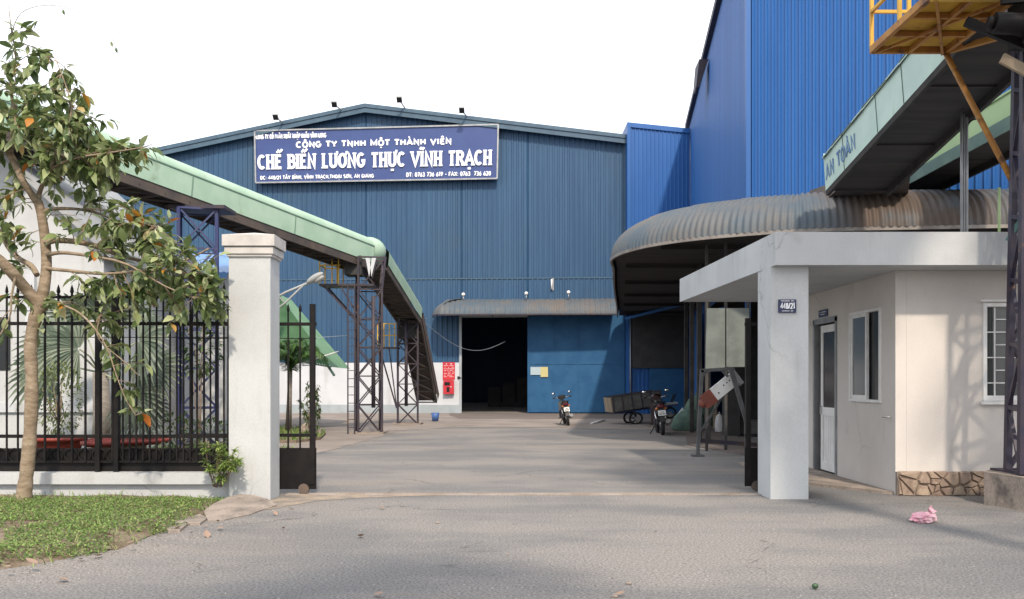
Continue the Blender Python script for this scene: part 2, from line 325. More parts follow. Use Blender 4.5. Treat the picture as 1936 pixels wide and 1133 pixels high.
# ------------------------------------------------------------------ lettering drawn with strokes
def arc(cx, cy, rx, ry, a0, a1, n=12): return [(cx + rx*math.cos(R(a0+(a1-a0)*i/n)), cy + ry*math.sin(R(a0+(a1-a0)*i/n))) for i in range(n+1)]
def glyph(ch):
    """(width, [polyline, ...], [stem ends that take a serif])"""
    w = .62
    if ch in 'AÀ': return .74, [[(.04,0),(.37,1),(.70,0)], [(.17,.33),(.57,.33)]], [(.04,0),(.70,0)]
    if ch == 'B': return w, [[(.1,0),(.1,1)], [(.1,1)]+arc(.34,.76,.2,.24,90,-90)+[(.1,.52)], [(.1,.52)]+arc(.36,.26,.22,.26,90,-90)+[(.1,0)]], [(.1,0),(.1,1)]
    if ch == 'C': return .68, [arc(.36,.5,.28,.5,48,312,20)], []
    if ch in 'DĐ': return .68, [[(.1,0),(.1,1)], [(.1,1)]+arc(.3,.5,.3,.5,90,-90,16)+[(.1,0)]] + ([[(-.04,.5),(.3,.5)]] if ch == 'Đ' else []), [(.1,0),(.1,1)]
    if ch == 'E': return .58, [[(.1,0),(.1,1)], [(.1,1),(.52,1)], [(.1,.52),(.44,.52)], [(.1,0),(.54,0)]], [(.1,0),(.1,1)]
    if ch == 'F': return .56, [[(.1,0),(.1,1)], [(.1,1),(.52,1)], [(.1,.52),(.44,.52)]], [(.1,0),(.1,1)]
    if ch == 'G': return .72, [arc(.36,.5,.28,.5,48,330,20)+[(.62,.45),(.4,.45)]], []
    if ch == 'H': return .70, [[(.12,0),(.12,1)], [(.58,0),(.58,1)], [(.12,.5),(.58,.5)]], [(.12,0),(.12,1),(.58,0),(.58,1)]
    if ch == 'I': return .28, [[(.14,0),(.14,1)]], [(.14,0),(.14,1)]
    if ch == 'K': return .66, [[(.1,0),(.1,1)], [(.58,1),(.12,.45)], [(.25,.6),(.6,0)]], [(.1,0),(.1,1)]
    if ch == 'L': return .56, [[(.12,0),(.12,1)], [(.12,0),(.52,0)]], [(.12,0),(.12,1)]
    if ch == 'M': return .84, [[(.1,0),(.1,1),(.42,.25),(.74,1),(.74,0)]], [(.1,0),(.74,0)]
    if ch == 'N': return .72, [[(.12,0),(.12,1),(.6,0),(.6,1)]], [(.12,0),(.6,1)]
    if ch == 'O': return .74, [arc(.37,.5,.29,.5,0,360,24)], []
    if ch == 'P': return .60, [[(.1,0),(.1,1)], [(.1,1)]+arc(.32,.74,.22,.26,90,-90)+[(.1,.48)]], [(.1,0),(.1,1)]
    if ch == 'R': return .66, [[(.1,0),(.1,1)], [(.1,1)]+arc(.32,.75,.22,.25,90,-90)+[(.1,.5)], [(.32,.5),(.6,0)]], [(.1,0),(.1,1),(.6,0)]
    if ch == 'S': return .6, [arc(.3,.75,.22,.25,40,250,12)+arc(.3,.26,.23,.26,80,-140,12)], []
    if ch == 'T': return .62, [[(.31,0),(.31,1)], [(.03,1),(.59,1)]], [(.31,0)]
    if ch == 'U': return .70, [[(.11,1),(.11,.3)]+arc(.35,.27,.24,.27,180,360,12)+[(.59,1)]], [(.11,1),(.59,1)]
    if ch == 'V': return .70, [[(.04,1),(.35,0),(.66,1)]], [(.04,1),(.66,1)]
    if ch == 'X': return .66, [[(.05,0),(.61,1)], [(.05,1),(.61,0)]], []
    if ch == 'Y': return .66, [[(.03,1),(.33,.5),(.63,1)], [(.33,.5),(.33,0)]], []
    if ch == '0': return .58, [arc(.29,.5,.21,.5,0,360,20)], []
    if ch == '1': return .42, [[(.08,.78),(.26,1),(.26,0)]], []
    if ch == '2': return .58, [arc(.29,.72,.21,.28,160,-30,12)+[(.07,0),(.53,0)]], []
    if ch == '3': return .58, [arc(.28,.75,.2,.25,150,-90,12)+arc(.28,.26,.22,.26,90,-150,12)], []
    if ch == '4': return .60, [[(.42,0),(.42,1),(.05,.3),(.57,.3)]], []
    if ch == '6': return .58, [[(.42,1),(.14,.55)]+arc(.29,.3,.21,.3,150,510,20)], []
    if ch == '7': return .56, [[(.05,1),(.52,1),(.2,0)]], []
    if ch == '8': return .58, [arc(.29,.75,.18,.25,-90,270,16), arc(.29,.26,.22,.26,90,450,16)], []
    if ch == '9': return .58, [[(.16,0),(.44,.45)]+arc(.29,.7,.21,.3,-30,330,20)], []
    if ch == '/': return .40, [[(.02,-.05),(.38,1.05)]], []
    if ch == '-': return .40, [[(.06,.45),(.34,.45)]], []
    if ch == ':': return .26, [[(.13,.06),(.13,.2)], [(.13,.6),(.13,.74)]], []
    if ch == ',': return .24, [[(.12,.1),(.06,-.16)]], []
    return .36, [], []
import unicodedata
def text_into(mb, s, place, h, width, stroke=.17, serif=0.0, proud=.03):
    """place(u, v, d) -> world point; u, v in metres on the board, d out of it. The text is fitted to the width given."""
    items = []; x = 0
    for ch in s:
        dec = unicodedata.normalize('NFD', ch); base = dec[0]; acc = dec[1:]
        gw, strokes, ser = glyph('Đ' if ch == 'Đ' else base)
        items.append((x, gw, strokes, ser, acc, base)); x += gw + .10
    total = x - .10; sx = width / total; k = [0]
    def strip(pl, wd, ox):
        pts = [Vector(((ox + a) * sx, b * h)) for a, b in pl]; n = len(pts); Lf = []; Rt = []; hw = wd * h / 2
        for i, p in enumerate(pts):
            d0 = (p - pts[i-1]).normalized() if i else None; d1 = (pts[i+1] - p).normalized() if i < n-1 else None
            if i == 0 and (pts[0]-pts[-1]).length < 1e-4 and n > 3: d0 = (pts[0]-pts[-2]).normalized()
            if i == n-1 and (pts[0]-pts[-1]).length < 1e-4 and n > 3: d1 = (pts[1]-pts[0]).normalized()
            d0 = d0 or d1; d1 = d1 or d0
            t = (d0 + d1); t = t.normalized() if t.length > 1e-4 else d1
            nn = Vector((-t.y, t.x)); c = max(.45, nn.dot(Vector((-d1.y, d1.x)))); o = nn * hw / c
            Lf.append(p + o); Rt.append(p - o)
        k[0] += 1; d = proud + .0015 * (k[0] % 9)
        vs = [place(q.x, q.y, d) for q in Lf] + [place(q.x, q.y, d) for q in Rt] + [place(q.x, q.y, 0.0) for q in Lf] + [place(q.x, q.y, 0.0) for q in Rt]
        fs = []
        for i in range(n-1):
            fs += [(i, n+i, n+i+1, i+1), (2*n+i, i, i+1, 2*n+i+1), (n+i, 3*n+i, 3*n+i+1, n+i+1)]
        fs += [(0, 2*n, 3*n, n), (n-1, 2*n-1, 4*n-1, 3*n-1)]
        mb.add(vs, fs)
    for ox, gw, strokes, ser, acc, base in items:
        for pl in strokes:
            p2 = [(a, b) for a, b in pl]
            e = .5 * stroke      # keep the strokes inside the letter height
            p2 = [(a, e + b * (1 - 2*e)) for a, b in p2]
            strip(p2, stroke, ox)
        if serif:
            for a, b in ser:
                yb = .045 if b == 0 else .955
                strip([(a - serif, yb), (a + serif, yb)], .09, ox)
        cx = gw / 2; top = 1.12
        for a in acc:
            if a == '\u0302': strip([(cx-.16,top-.02),(cx,top+.13),(cx+.16,top-.02)], stroke*.7, ox)
            elif a == '\u0303': strip([(cx-.2,top+.0),(cx-.09,top+.1),(cx+.07,top+.02),(cx+.19,top+.13)], stroke*.75, ox)
            elif a == '\u0300': strip([(cx-.16,top+.18),(cx+.02,top+.03)], stroke*.8, ox)
            elif a == '\u0301':
                dx = .2 if '\u0302' in acc else .02
                strip([(cx+dx,top+.05),(cx+dx+.14,top+.22)], stroke*.8, ox)
            elif a == '\u0309': strip([(cx+.14,top+.12),(cx+.24,top+.24),(cx+.28,top+.12)], stroke*.5, ox)
            elif a == '\u0323': strip([(cx,-.26),(cx,-.12)], stroke*1.1, ox)
            elif a == '\u031b': strip([(gw-.12,.86),(gw+.0,.98),(gw-.0,1.12)], stroke*.75, ox)

# ------------------------------------------------------------------ shapes used more than once
def corr(mb, A, B, zb, zt, pitch=.25, depth=.035, n=(0,-1), s0=0.0, s1=None):
    """ribbed sheet between plan points A and B; zb, zt: heights as functions of the distance along it"""
    A, B = Vector((A[0], A[1], 0)), Vector((B[0], B[1], 0)); Ln = (B-A).length; d = (B-A)/Ln; n = Vector((n[0], n[1], 0)).normalized()
    s1 = Ln if s1 is None else s1; s = []; k = math.floor(s0/pitch)
    while k*pitch < s1:
        for a, o in ((0,0),(.50,0),(.60,1),(.86,1),(.96,0)):
            q = (k+a)*pitch
            if s0 <= q <= s1: s.append((q, o*depth))
        k += 1
    s = [(s0, 0)] + s + [(s1, 0)]; vs = []
    for q, o in s:
        p = A + d*q + n*o; vs += [p + Vector((0,0,zb(q))), p + Vector((0,0,zt(q)))]
    m = len(s); mb.add(vs, [(2*i, 2*i+2, 2*i+3, 2*i+1) for i in range(m-1) if abs(s[i+1][0]-s[i][0]) > 1e-6])

def resample(pts, step):
    pts = [Vector((p[0], p[1])) for p in pts]
    # Catmull-Rom through the points, then even spacing
    dense = []
    for i in range(len(pts)-1):
        p0, p1, p2, p3 = pts[max(i-1,0)], pts[i], pts[i+1], pts[min(i+2,len(pts)-1)]
        for k in range(40):
            t = k/40; dense.append(.5*((2*p1)+(p2-p0)*t+(2*p0-5*p1+4*p2-p3)*t*t+(3*p1-p0-3*p2+p3)*t*t*t))
    dense.append(pts[-1]); out = [dense[0]]; acc = 0
    for a, b in zip(dense, dense[1:]):
        L_ = (b-a).length
        while acc + L_ >= step:
            t = (step-acc)/L_; a = a + (b-a)*t; L_ = (b-a).length; acc = 0; out.append(a.copy())
        acc += L_
    return out

def barrel(mb, path, inward_sign, z0, rin, rup, pitch, depth, nv=9, lap=1.55):
    pts = resample(path, pitch/6); n = len(pts); vs = []; top = []
    for i, p in enumerate(pts):
        t = (pts[min(i+2,n-1)] - pts[max(i-2,0)]).normalized(); inn = Vector((-t.y, t.x)) * inward_sign
        u = i*pitch/6; o = depth*math.sin(2*math.pi*u/pitch); sh = int(u/lap)
        hs = ((sh*7919) % 13)/13*.025 + .014*(1-(u % lap)/lap)
        for j in range(nv):
            a = R(90)*j/(nv-1)*.98
            out = Vector((-inn.x*math.cos(a), -inn.y*math.cos(a), math.sin(a)))
            q = Vector((p.x + inn.x*rin*(1-math.cos(a)), p.y + inn.y*rin*(1-math.cos(a)), z0 + rup*math.sin(a))) + out*(o+hs)
            vs.append(q)
        top.append(vs[-1])
    mb.add(vs, [(i*nv+j, (i+1)*nv+j, (i+1)*nv+j+1, i*nv+j+1) for i in range(n-1) for j in range(nv-1)], True)
    return pts, top

def lattice(par, B, T, levels, lw, bw, matn, leg=None):
    B = [Vector(p) for p in B]; T = [Vector(p) for p in T]
    for b, t in zip(B, T):
        MB().bar(b, t, lw).build('leg', M[matn], par)
    m = MB()
    for i in range(4):
        j = (i+1) % 4
        for k in range(levels):
            a, b = k/levels, (k+1)/levels
            p0, p1 = B[i].lerp(T[i], a), B[j].lerp(T[j], a); q0, q1 = B[i].lerp(T[i], b), B[j].lerp(T[j], b)
            m.bar(p0, p1, bw)
            e = (p1-p0).cross(Vector((0,0,1))).normalized()*bw*.55
            m.bar(p0+e, q1+e, bw); m.bar(p1-e, q0-e, bw)
        m.bar(T[i], T[j], bw)
    return m.build('bracing', M[matn], par)

def leaf(mb, p, d, up, L_, wr=.5, droop=.25, fold=.25):
    p = Vector(p); d = Vector(d).normalized(); up = Vector(up); s = d.cross(up)
    if s.length < 1e-3: s = d.cross(Vector((1,0,.1)))
    s.normalize(); u = s.cross(d).normalized(); vs = []
    prof = ((0,.06),(.22,.70),(.48,1),(.76,.66),(1,0))
    for t, wd in prof:
        c = p + d*(L_*t) - u*(droop*L_*t*t); hw = wd*L_*wr/2
        vs += [c, c + s*hw + u*hw*fold, c - s*hw + u*hw*fold]
    fs = []
    for i in range(4):
        a, b = 3*i, 3*i+3
        fs += [(a, b, b+1, a+1), (a, a+2, b+2, b)]
    mb.add(vs, fs, True)
def rv(r=1.0):
    while True:
        v = Vector((rnd.uniform(-1,1), rnd.uniform(-1,1), rnd.uniform(-1,1)))
        if v.length <= 1: return v*r

# ================================================================== THE GROUND
def sheet(name, pts, m, z, z0=None):
    mb = MB(); P_ = [Vector((p[0], p[1], z)) for p in pts]
    if z0 is None: mb.add(P_, [tuple(range(len(P_)))])
    else: mb.prism([Vector((p.x, p.y, z0)) for p in P_], (0, 0, z - z0))
    return tag(mb.build(name, M[m]), kind='structure')
sheet('ground', [(-400,-300),(400,-300),(400,900),(-400,900)], 'asphalt', 0)
def wob(pts, amp=.12, step=.5):
    out = []
    for a, b in zip(pts, pts[1:]):
        a, b = Vector(a[:2]), Vector(b[:2]); n = max(1, int((b-a).length/step)); pr = Vector((-(b-a).y, (b-a).x)).normalized()
        for i in range(n): out.append(a.lerp(b, i/n) + pr*rnd.uniform(-amp, amp)*(1 if i else 0))
    out.append(Vector(pts[-1][:2])); return out
gp = lambda x, y: tuple(GP(x, y))[:2]
edge = [gp(430,868), gp(598,858), gp(680,836), gp(760,814), gp(860,808), gp(1060,809), gp(1180,813)]
sheet('concrete_yard', wob(edge) + [(7.5,29),(8.7,43.6),(-26,45.5),(-26,12.9),(-4,12.9)], 'concrete_ground', .006)
sheet('warehouse_apron', [WF(868,700,6.3)[:2] , WF(1000,700,6.5)[:2], WF(1250,700,6.0)[:2], WF(1300,700,-.2)[:2], WF(850,700,-.2)[:2], WF(850,700,3)[:2]], 'apron', .012)
sheet('awning_floor', wob([gp(1300,842), gp(1440,868)], .05) + [(6.2,15.5),(6.05,22.9),(8.5,43),(5.6,43),(4.6,33),(5.0,26)], 'apron', .030, -.02)
sheet('garden_soil', [(-30,12.7),(-4.6,12.7),(-5.4,17),(-6.3,22.2),(-30,22.2)], 'yard_soil', .010)
sheet('dust_patch', wob([gp(430,975), gp(520,962), gp(600,948), gp(700,941), gp(820,938), gp(830,934), gp(640,932), gp(560,936), gp(470,955), gp(430,968)], .03, .25), 'dust', .004)

# verge with ground cover
verge = [(-12,11.72),(-3.55,11.72)] + [gp(*p) for p in ((440,958),(412,972),(385,985),(330,1003),(300,1012),(262,1030),(215,1043),(160,1052),(90,1068),(40,1077),(-60,1092),(-160,1100))] + [(-12,6.6)]
vm = MB(); vp = [Vector((p[0], p[1])) for p in verge]
def inside(x, y, poly):
    c = False; n = len(poly)
    for i in range(n):
        a, b = poly[i], poly[i-1]
        if (a[1] > y) != (b[1] > y) and x < (b[0]-a[0])*(y-a[1])/(b[1]-a[1]) + a[0]: c = not c
    return c
def edist(x, y, poly):
    p = Vector((x, y)); best = 9
    for i in range(len(poly)):
        a, b = Vector(poly[i]), Vector(poly[i-1]); t = max(0, min(1, (p-a).dot(b-a)/max(1e-9, (b-a).length_squared)))
        best = min(best, (p-a-(b-a)*t).length)
    return best
from mathutils import noise as mno
def vz(x, y, d=None):
    d = edist(x, y, verge[1:]) if d is None else d
    return -.012 + .085*min(1, d/.45) + .02*mno.noise(Vector((x*2, y*2, 0)))
nx, ny = 70, 44; grid = {}; vs = []; fs = []
for i in range(nx):
    for j in range(ny):
        x = -9 + 5.7*i/(nx-1); y = 6.6 + 5.12*j/(ny-1)
        if inside(x, y, vp): grid[i,j] = len(vs); vs.append((x, y, vz(x, y)))
for i in range(nx-1):
    for j in range(ny-1):
        q = [grid.get(k) for k in ((i,j),(i+1,j),(i+1,j+1),(i,j+1))]
        if None not in q: fs.append(tuple(q))
vm.add(vs, fs, True); tag(vm.build('grass_verge', M['soil']), kind='structure')
gm = MB(); rg = random.Random(3)
for _ in range(90000):
    x = rg.uniform(-8.5,-3.3); y = rg.uniform(6.8,11.7)
    if abs(x/y) > .62 and rg.random() < .9 or not inside(x, y, vp): continue
    dn = mno.noise(Vector((x*1.3, y*1.3, 3))) + .5*mno.noise(Vector((x*4, y*4, 1)))
    e = edist(x, y, verge)
    if dn < -.20 + (.35 if e < .18 else 0) - (0.0 if e < .3 else .15): continue
    z = max(.002, vz(x, y, e)); h = rg.uniform(.01,.05)*(1 + .6*max(0, dn)); a = rg.uniform(0, 6.28); L_ = rg.uniform(.014,.036)
    d = Vector((math.cos(a), math.sin(a), rg.uniform(-.1,.9))).normalized(); s = d.cross(Vector((rg.uniform(-.4,.4), rg.uniform(-.4,.4), 1))).normalized()*L_*.3
    p = Vector((x, y, z + h*rg.random()))
    gm.add([p, p + d*L_*.5 + s, p + d*L_, p + d*L_*.5 - s], [(0,1,2,3)])
for _ in range(5200):
    x = rg.uniform(-8.5,-3.4); y = rg.uniform(6.8,11.72)
    if abs(x/y) > .62 or not inside(x, y, vp): continue
    near = y > 11.45
    if not near and mno.noise(Vector((x*1.7, y*1.7, 9))) < .05: continue
    z = max(0, vz(x, y)); h = rg.uniform(.04,.10)*(1.5 if near and mno.noise(Vector((x*2.5,0,4))) > 0 else 1); a = rg.uniform(0,6.28); d = Vector((math.cos(a)*.55, math.sin(a)*.55, 1)).normalized(); s = Vector((-math.sin(a), math.cos(a), 0))*.0045; p = Vector((x, y, z))
    gm.add([p-s, p+s, p+d*h*.6+s*.7+Vector((math.cos(a),math.sin(a),0))*h*.1, p+d*h*.6-s*.7+Vector((math.cos(a),math.sin(a),0))*h*.1, p+d*h+Vector((math.cos(a),math.sin(a),-.3))*h*.35], [(0,1,2,3),(3,2,4)])
tag(gm.build('ground_cover', M['grass'], origin=(0,0,0)), 'low green creeping ground cover with bare spots on the verge', 'ground cover', kind='stuff')

lm = MB(); gr_ = MB()
for _ in range(900):
    x = rg.uniform(-8.5,-3.2); y = rg.uniform(6.7,11.7)
    if not inside(x, y, vp): continue
    e = edist(x, y, verge[1:])
    if rg.random() > .25 + .8*math.exp(-e*4): continue
    leaf_ = Vector((x, y, max(.004, vz(x, y, e)) + rg.uniform(.0,.03))); a = rg.uniform(0,6.28); L_ = rg.uniform(.02,.06); d = Vector((math.cos(a), math.sin(a), rg.uniform(-.2,.2))); s = Vector((-math.sin(a), math.cos(a), rg.uniform(-.3,.3)))*L_*.22
    lm.add([leaf_, leaf_+d*L_*.5+s, leaf_+d*L_, leaf_+d*L_*.5-s], [(0,1,2,3)])
tag(lm.build('leaf_litter', M['dry'], origin=(0,0,0)), 'small brown leaf litter and twigs scattered through the verge', 'leaf litter', kind='stuff')
for _ in range(5200):
    if rg.random() < .35: k = rg.uniform(0, 1); a_, b_ = Vector(verge[2]), Vector(verge[10]); q = Vector(rg.choice(verge[2:13])); x, y = q.x + rg.gauss(.1,.3), q.y - abs(rg.gauss(0,.22))
    else: y = 5.2 + 9*rg.random()**1.5; x = rg.uniform(-.6,.6)*y
    if inside(x, y, vp) or (y > 11.6 and (x < -3.1 or x > 3.35)): continue
    r_ = rg.uniform(.002,.0075); p = Vector((x, y, r_*.4)); q = rg.uniform(0,6.28)
    gr_.add([p+Vector((math.cos(q+k_*1.57)*r_*rg.uniform(.7,1.3), math.sin(q+k_*1.57)*r_*rg.uniform(.7,1.3), -r_*.4)) for k_ in range(4)] + [p+Vector((0,0,r_*rg.uniform(.5,.9)))], [(0,1,4),(1,2,4),(2,3,4),(3,0,4)])
tag(gr_.build('road_grit', M['grit'], origin=(0,0,0)), 'fine pale and dark grit scattered over the asphalt', 'grit', kind='stuff')

# raised slab by the gate pillar and flat stones in the grass
m = MB(); top = [GP(385,966,.05), GP(404,952,.07), GP(430,940,.09), GP(455,934,.10), GP(480,936,.10), GP(505,943,.08), GP(524,954,.03), GP(508,960,.012), GP(489,966,.014), GP(470,973,.012), GP(448,977,.015), GP(425,983,.01), GP(405,984,.012), GP(393,984,.01)]
m.prism([Vector((p.x, p.y, -.02)) for p in top], (0,0,.02)); n = len(top)
m.add([Vector((p.x, p.y, 0)) for p in top] + top, [tuple(range(n, 2*n))] + [(i, (i+1)%n, n+(i+1)%n, n+i) for i in range(n)])
tag(m.build('paving_slab', M['concrete_block']), 'rough sloping concrete pad at the foot of the grey gate pillar', 'slab')
for q, lab in ((((335,968),(358,962),(392,980),(378,990),(352,990)), 'flat worn stone half sunk in the grass beside the concrete pad'),
               (((300,985),(330,975),(356,990),(340,1003),(318,1004)), 'flat worn stone at the grass edge, farther from the pillar')):
    m = MB(); b = [GP(x, y, .02) for x, y in q]; m.prism([p - Vector((0,0,.04)) for p in b], (0,0,.045+.0)); tag(m.build('flat_stone', M['concrete_block']), lab, 'stone', 'flat stones at the verge edge')

# gate track
m = MB()
for y0 in (12.28, 12.40): m.box(-3.1, 3.42, y0, y0+.035, 0, .014)
tag(m.build('gate_track', mat('track', (.34,.30,.27), (.25,.20,.16), 2, .8, grain=.3)), 'thin pale gate track set across the asphalt between the pillars', 'gate track')

# ================================================================== BLUE WAREHOUSE
wh = thing('warehouse', (WF(692,700).x, WF(692,700).y, 0), 'wide low-pitched warehouse of faded blue ribbed sheet with a white base', 'warehouse')
def whz(X):
    xr = WF(692,200).x; zr = WF(692,207).z; xe = WF(1187,265).x; ze = WF(1187,266).z; xl = WF(310,286).x; zl = WF(310,288).z
    return zr - (zr-ze)*(X-xr)/(xe-xr) if X > xr else zr - (zr-zl)*(xr-X)/(xr-xl)
XL, XRt = WF(120,700).x, WF(1188,700).x; XD0, XD1 = WF(873,700).x, WF(998,700).x
fy = lambda X: 44 - .06*X
A_ = (XL, fy(XL)); B_ = (XRt, fy(XRt)); sc_len = (Vector(B_)-Vector(A_)).length; toX = lambda s: XL + (XRt-XL)*s/sc_len; toS = lambda X: (X-XL)/(XRt-XL)*sc_len
ZB = WF(700,686).z; ZD = WF(930,600).z
m = MB()
zt = lambda s: whz(toX(s))
sxr = toS(WF(692,200).x)
corr(m, A_, B_, lambda s: ZB, zt, s0=0, s1=sxr); corr(m, A_, B_, lambda s: ZB, zt, s0=sxr, s1=toS(XD0))
corr(m, A_, B_, lambda s: ZD, zt, s0=toS(XD0), s1=toS(XD1)); corr(m, A_, B_, lambda s: 0, zt, s0=toS(XD1), s1=sc_len)
m.build('wall', M['blue_old'], wh)
m = MB()
def facbox(m, X0, X1, z0, z1, o0, o1):     # box against the front plane; o0 behind, o1 in front
    m.hexa([(X0,fy(X0)-o1,z0),(X1,fy(X1)-o1,z0),(X1,fy(X1)-o0,z0),(X0,fy(X0)-o0,z0),(X0,fy(X0)-o1,z1),(X1,fy(X1)-o1,z1),(X1,fy(X1)-o0,z1),(X0,fy(X0)-o0,z1)])
facbox(m, XL, XD0, .42, ZB, -.1, .07); m.build('base_wall', M['white_wall'], wh)
m = MB(); facbox(m, XL, XD0, 0, .42, -.1, .10); m.build('skirting', M['grey_band'], wh)
m = MB()                                   # other walls, kept thin, closed volume
yb = 68
for X in (XL, XRt): m.box(X-.05, X+.05, fy(X)+.02, yb, 0, whz(X)-.05)
m.box(XL, XRt, yb, yb+.1, 0, 12); m.build('side_walls', M['blue_old'], wh)
m = MB(); xr = WF(692,200).x; zr = whz(xr)
for Xa, Xb in ((XL-.4, xr), (xr, XRt+.1)):
    za, zb = whz(Xa)+.04, whz(Xb)+.04
    m.hexa([(Xa,fy(Xa)-.35,za),(Xb,fy(Xb)-.35,zb),(Xb,yb,zb),(Xa,yb,za),(Xa,fy(Xa)-.35,za+.06),(Xb,fy(Xb)-.35,zb+.06),(Xb,yb,zb+.06),(Xa,yb,za+.06)])
m.build('roof', M['trim_blue'], wh)
m = MB()
for Xa, Xb in ((XL-.4, xr), (xr, XRt+.1)):
    za, zb = whz(Xa), whz(Xb)
    for o, dz0, dz1 in ((.36,-.26,.13),(.41,-.02,.16)):
        m.hexa([(Xa,fy(Xa)-o-.05,za+dz0),(Xb,fy(Xb)-o-.05,zb+dz0),(Xb,fy(Xb)-o,zb+dz0),(Xa,fy(Xa)-o,za+dz0),(Xa,fy(Xa)-o-.05,za+dz1),(Xb,fy(Xb)-o-.05,zb+dz1),(Xb,fy(Xb)-o,zb+dz1),(Xa,fy(Xa)-o,za+dz1)])
m.build('gable_trim', M['trim_blue'], wh)
m = MB(); facbox(m, XRt-.22, XRt+.02, 0, whz(XRt)-.1, -.05, .09); m.build('corner_trim', M['trim_blue'], wh)
m = MB()
for s in (XL+.3, XD0-3): pass
zs = WF(900,528).z; facbox(m, XL, XRt-.25, zs, zs+.05, -.01, .043); m.build('lap_joint', M['trim_blue'], wh)
m = MB()                                   # ridge ventilator
v0, v1 = WF(735,204,-1.5), WF(832,218,-1.5); zc = whz(xr)
prof = [(0,-1.0),(0,.02),(.10,.10),(.6,.13),(1.7,.10),(2.1,.02),(2.4,-.16),(2.5,-1.0)]
m.prism([Vector((v0.x + a, v0.y+1, v0.z - .05 + b)) for a, b in reversed(prof)], (0,6,0)); m.build('ventilator', M['grey_band'], wh)
m = MB(); facbox(m, XD0-.12, XD0, 0, ZD, -.12, .09); facbox(m, XD0-.12, XD1, ZD, ZD+.14, -.12, .06); m.build('door_frame', M['grey_band'], wh)
dl = MB(); X1 = WF(1181,700).x
facbox(dl, XD1-.02, X1, .05, WF(1000,598).z, .10, .16); dleaf = dl.build('sliding_door', M['blue_door'], wh)
m = MB()
for X in (XD1+.02, XD1+1.2, XD1+2.4, X1-.1): facbox(m, X, X+.06, .06, WF(1000,600).z, .162, .185)
for z in (.08, 2.4): facbox(m, XD1, X1, z, z+.07, .162, .180)
m.build('door_frame', M['blue_door'], dleaf)
m = MB()                                   # sacks and gear deep in the dark hall
for i in range(5): m.box(-1.5+i*.9, -.7+i*.9, 56, 57.2, 0, 1.2+.3*(i%3))
m.build('interior_bins', M['interior'], wh)

# the big blue sign
P00, P10, P11, P01 = WF(484,346,.35), WF(940,338,.35), WF(942,236,.35), WF(482,248,.35)
Ws, Hs = (P10-P00).length, (P01-P00).length; nrm = -(P10-P00).cross(P01-P00).normalized(); nrm = nrm if nrm.y < 0 else -nrm
def onsign(u, v, d=0): 
    a, b = u/Ws, v/Hs
    return P00.lerp(P10, a).lerp(P01.lerp(P11, a), b) + nrm*d
sg = thing('company_sign', onsign(Ws/2, 0), 'long dark blue company signboard with white lettering under the warehouse ridge', 'sign')
m = MB(); q = [onsign(0,0), onsign(Ws,0), onsign(Ws,Hs), onsign(0,Hs)]; m.prism([p + Vector((0,.16,0)) for p in q], (0,-.16,0)); m.build('board', M['sign_blue'], sg)
m = MB(); fr = .07
for a, b in (((0,0),(Ws,0)),((0,Hs),(Ws,Hs)),((0,0),(0,Hs)),((Ws,0),(Ws,Hs))):
    m.bar(onsign(*a, .03), onsign(*b, .03), fr)
m.build('frame', M['galv'], sg)
def signline(name, s, x0, y0, x1, hpx, **kw):      # baseline start in photo px, end x, cap height
    u0 = (x0-484)/456*Ws; u1 = (x1-484)/456*Ws; v0 = (346 - (x0-484)/456*8 - y0)/98*Hs; hh = hpx/98*Hs
    m = MB(); text_into(m, s, lambda u, v, d: onsign(u0+u, v0+v, d+.002), hh, u1-u0, **kw); m.build(name, M['letter'], sg)
signline('lettering', 'CÔNG TY CỔ PHẦN XUẤT NHẬP KHẨU VĨNH LONG', 486, 264, 619, 9, stroke=.2)
signline('lettering', 'CÔNG TY TNHH MỘT THÀNH VIÊN', 562, 281, 854, 12.5, stroke=.25)
signline('lettering', 'CHẾ BIẾN LƯƠNG THỰC VĨNH TRẠCH', 489, 321.5, 929, 28, stroke=.185, serif=.175, proud=.06)
signline('lettering', 'ĐC: 448/21 TÂY BÌNH, VĨNH TRẠCH,THOẠI SƠN, AN GIANG', 493, 340.5, 709, 7.5, stroke=.2)
signline('lettering', 'ĐT: 0763 736 619 - FAX: 0763  736 620', 770, 335.5, 928, 8.5, stroke=.2)

# four floodlights on stalks above the gable
for i, (hx, hy, fx, fy_, lab) in enumerate(((521,221,538,233,'small grey floodlight over the signboard\'s upper corner, lowest on the roof slope'),
        (632,197,649,209,'small grey floodlight on the rising roof slope just before the ridge'), (755,188,768,206,'small grey floodlight beside the ridge ventilator, highest of the four'),
        (873,208,885,221,'small grey floodlight on the falling roof slope past the ventilator'))):
    f_ = WF(fx, fy_+2, .3); h_ = WF(hx, hy, 1.1)
    t = thing('floodlight', f_, lab, 'floodlight', 'floodlights above the company sign')
    MB().bar(f_, h_ + Vector((0,.1,.0)), .05).build('stalk', M['galv'], t)
    MB().bar(h_ + Vector((.05,.1,.1)), h_ + Vector((.12,.1,.28)), .025).build('spike', M['galv'], t)
    a = Vector((1,0,0)); b = Vector((0,-.6,-.8)).normalized(); c = a.cross(b)
    m = MB(); m.obox(h_, a*.13, b*.05, c*.16); m.obox(h_ - b*.08, a*.09, b*.04, c*.10); m.build('lamp_head', M['lamp_grey'], t)
    m = MB(); m.obox(h_ + b*.055, a*.11, b*.006, c*.135); m.build('lens', M['glass_dark'], t)

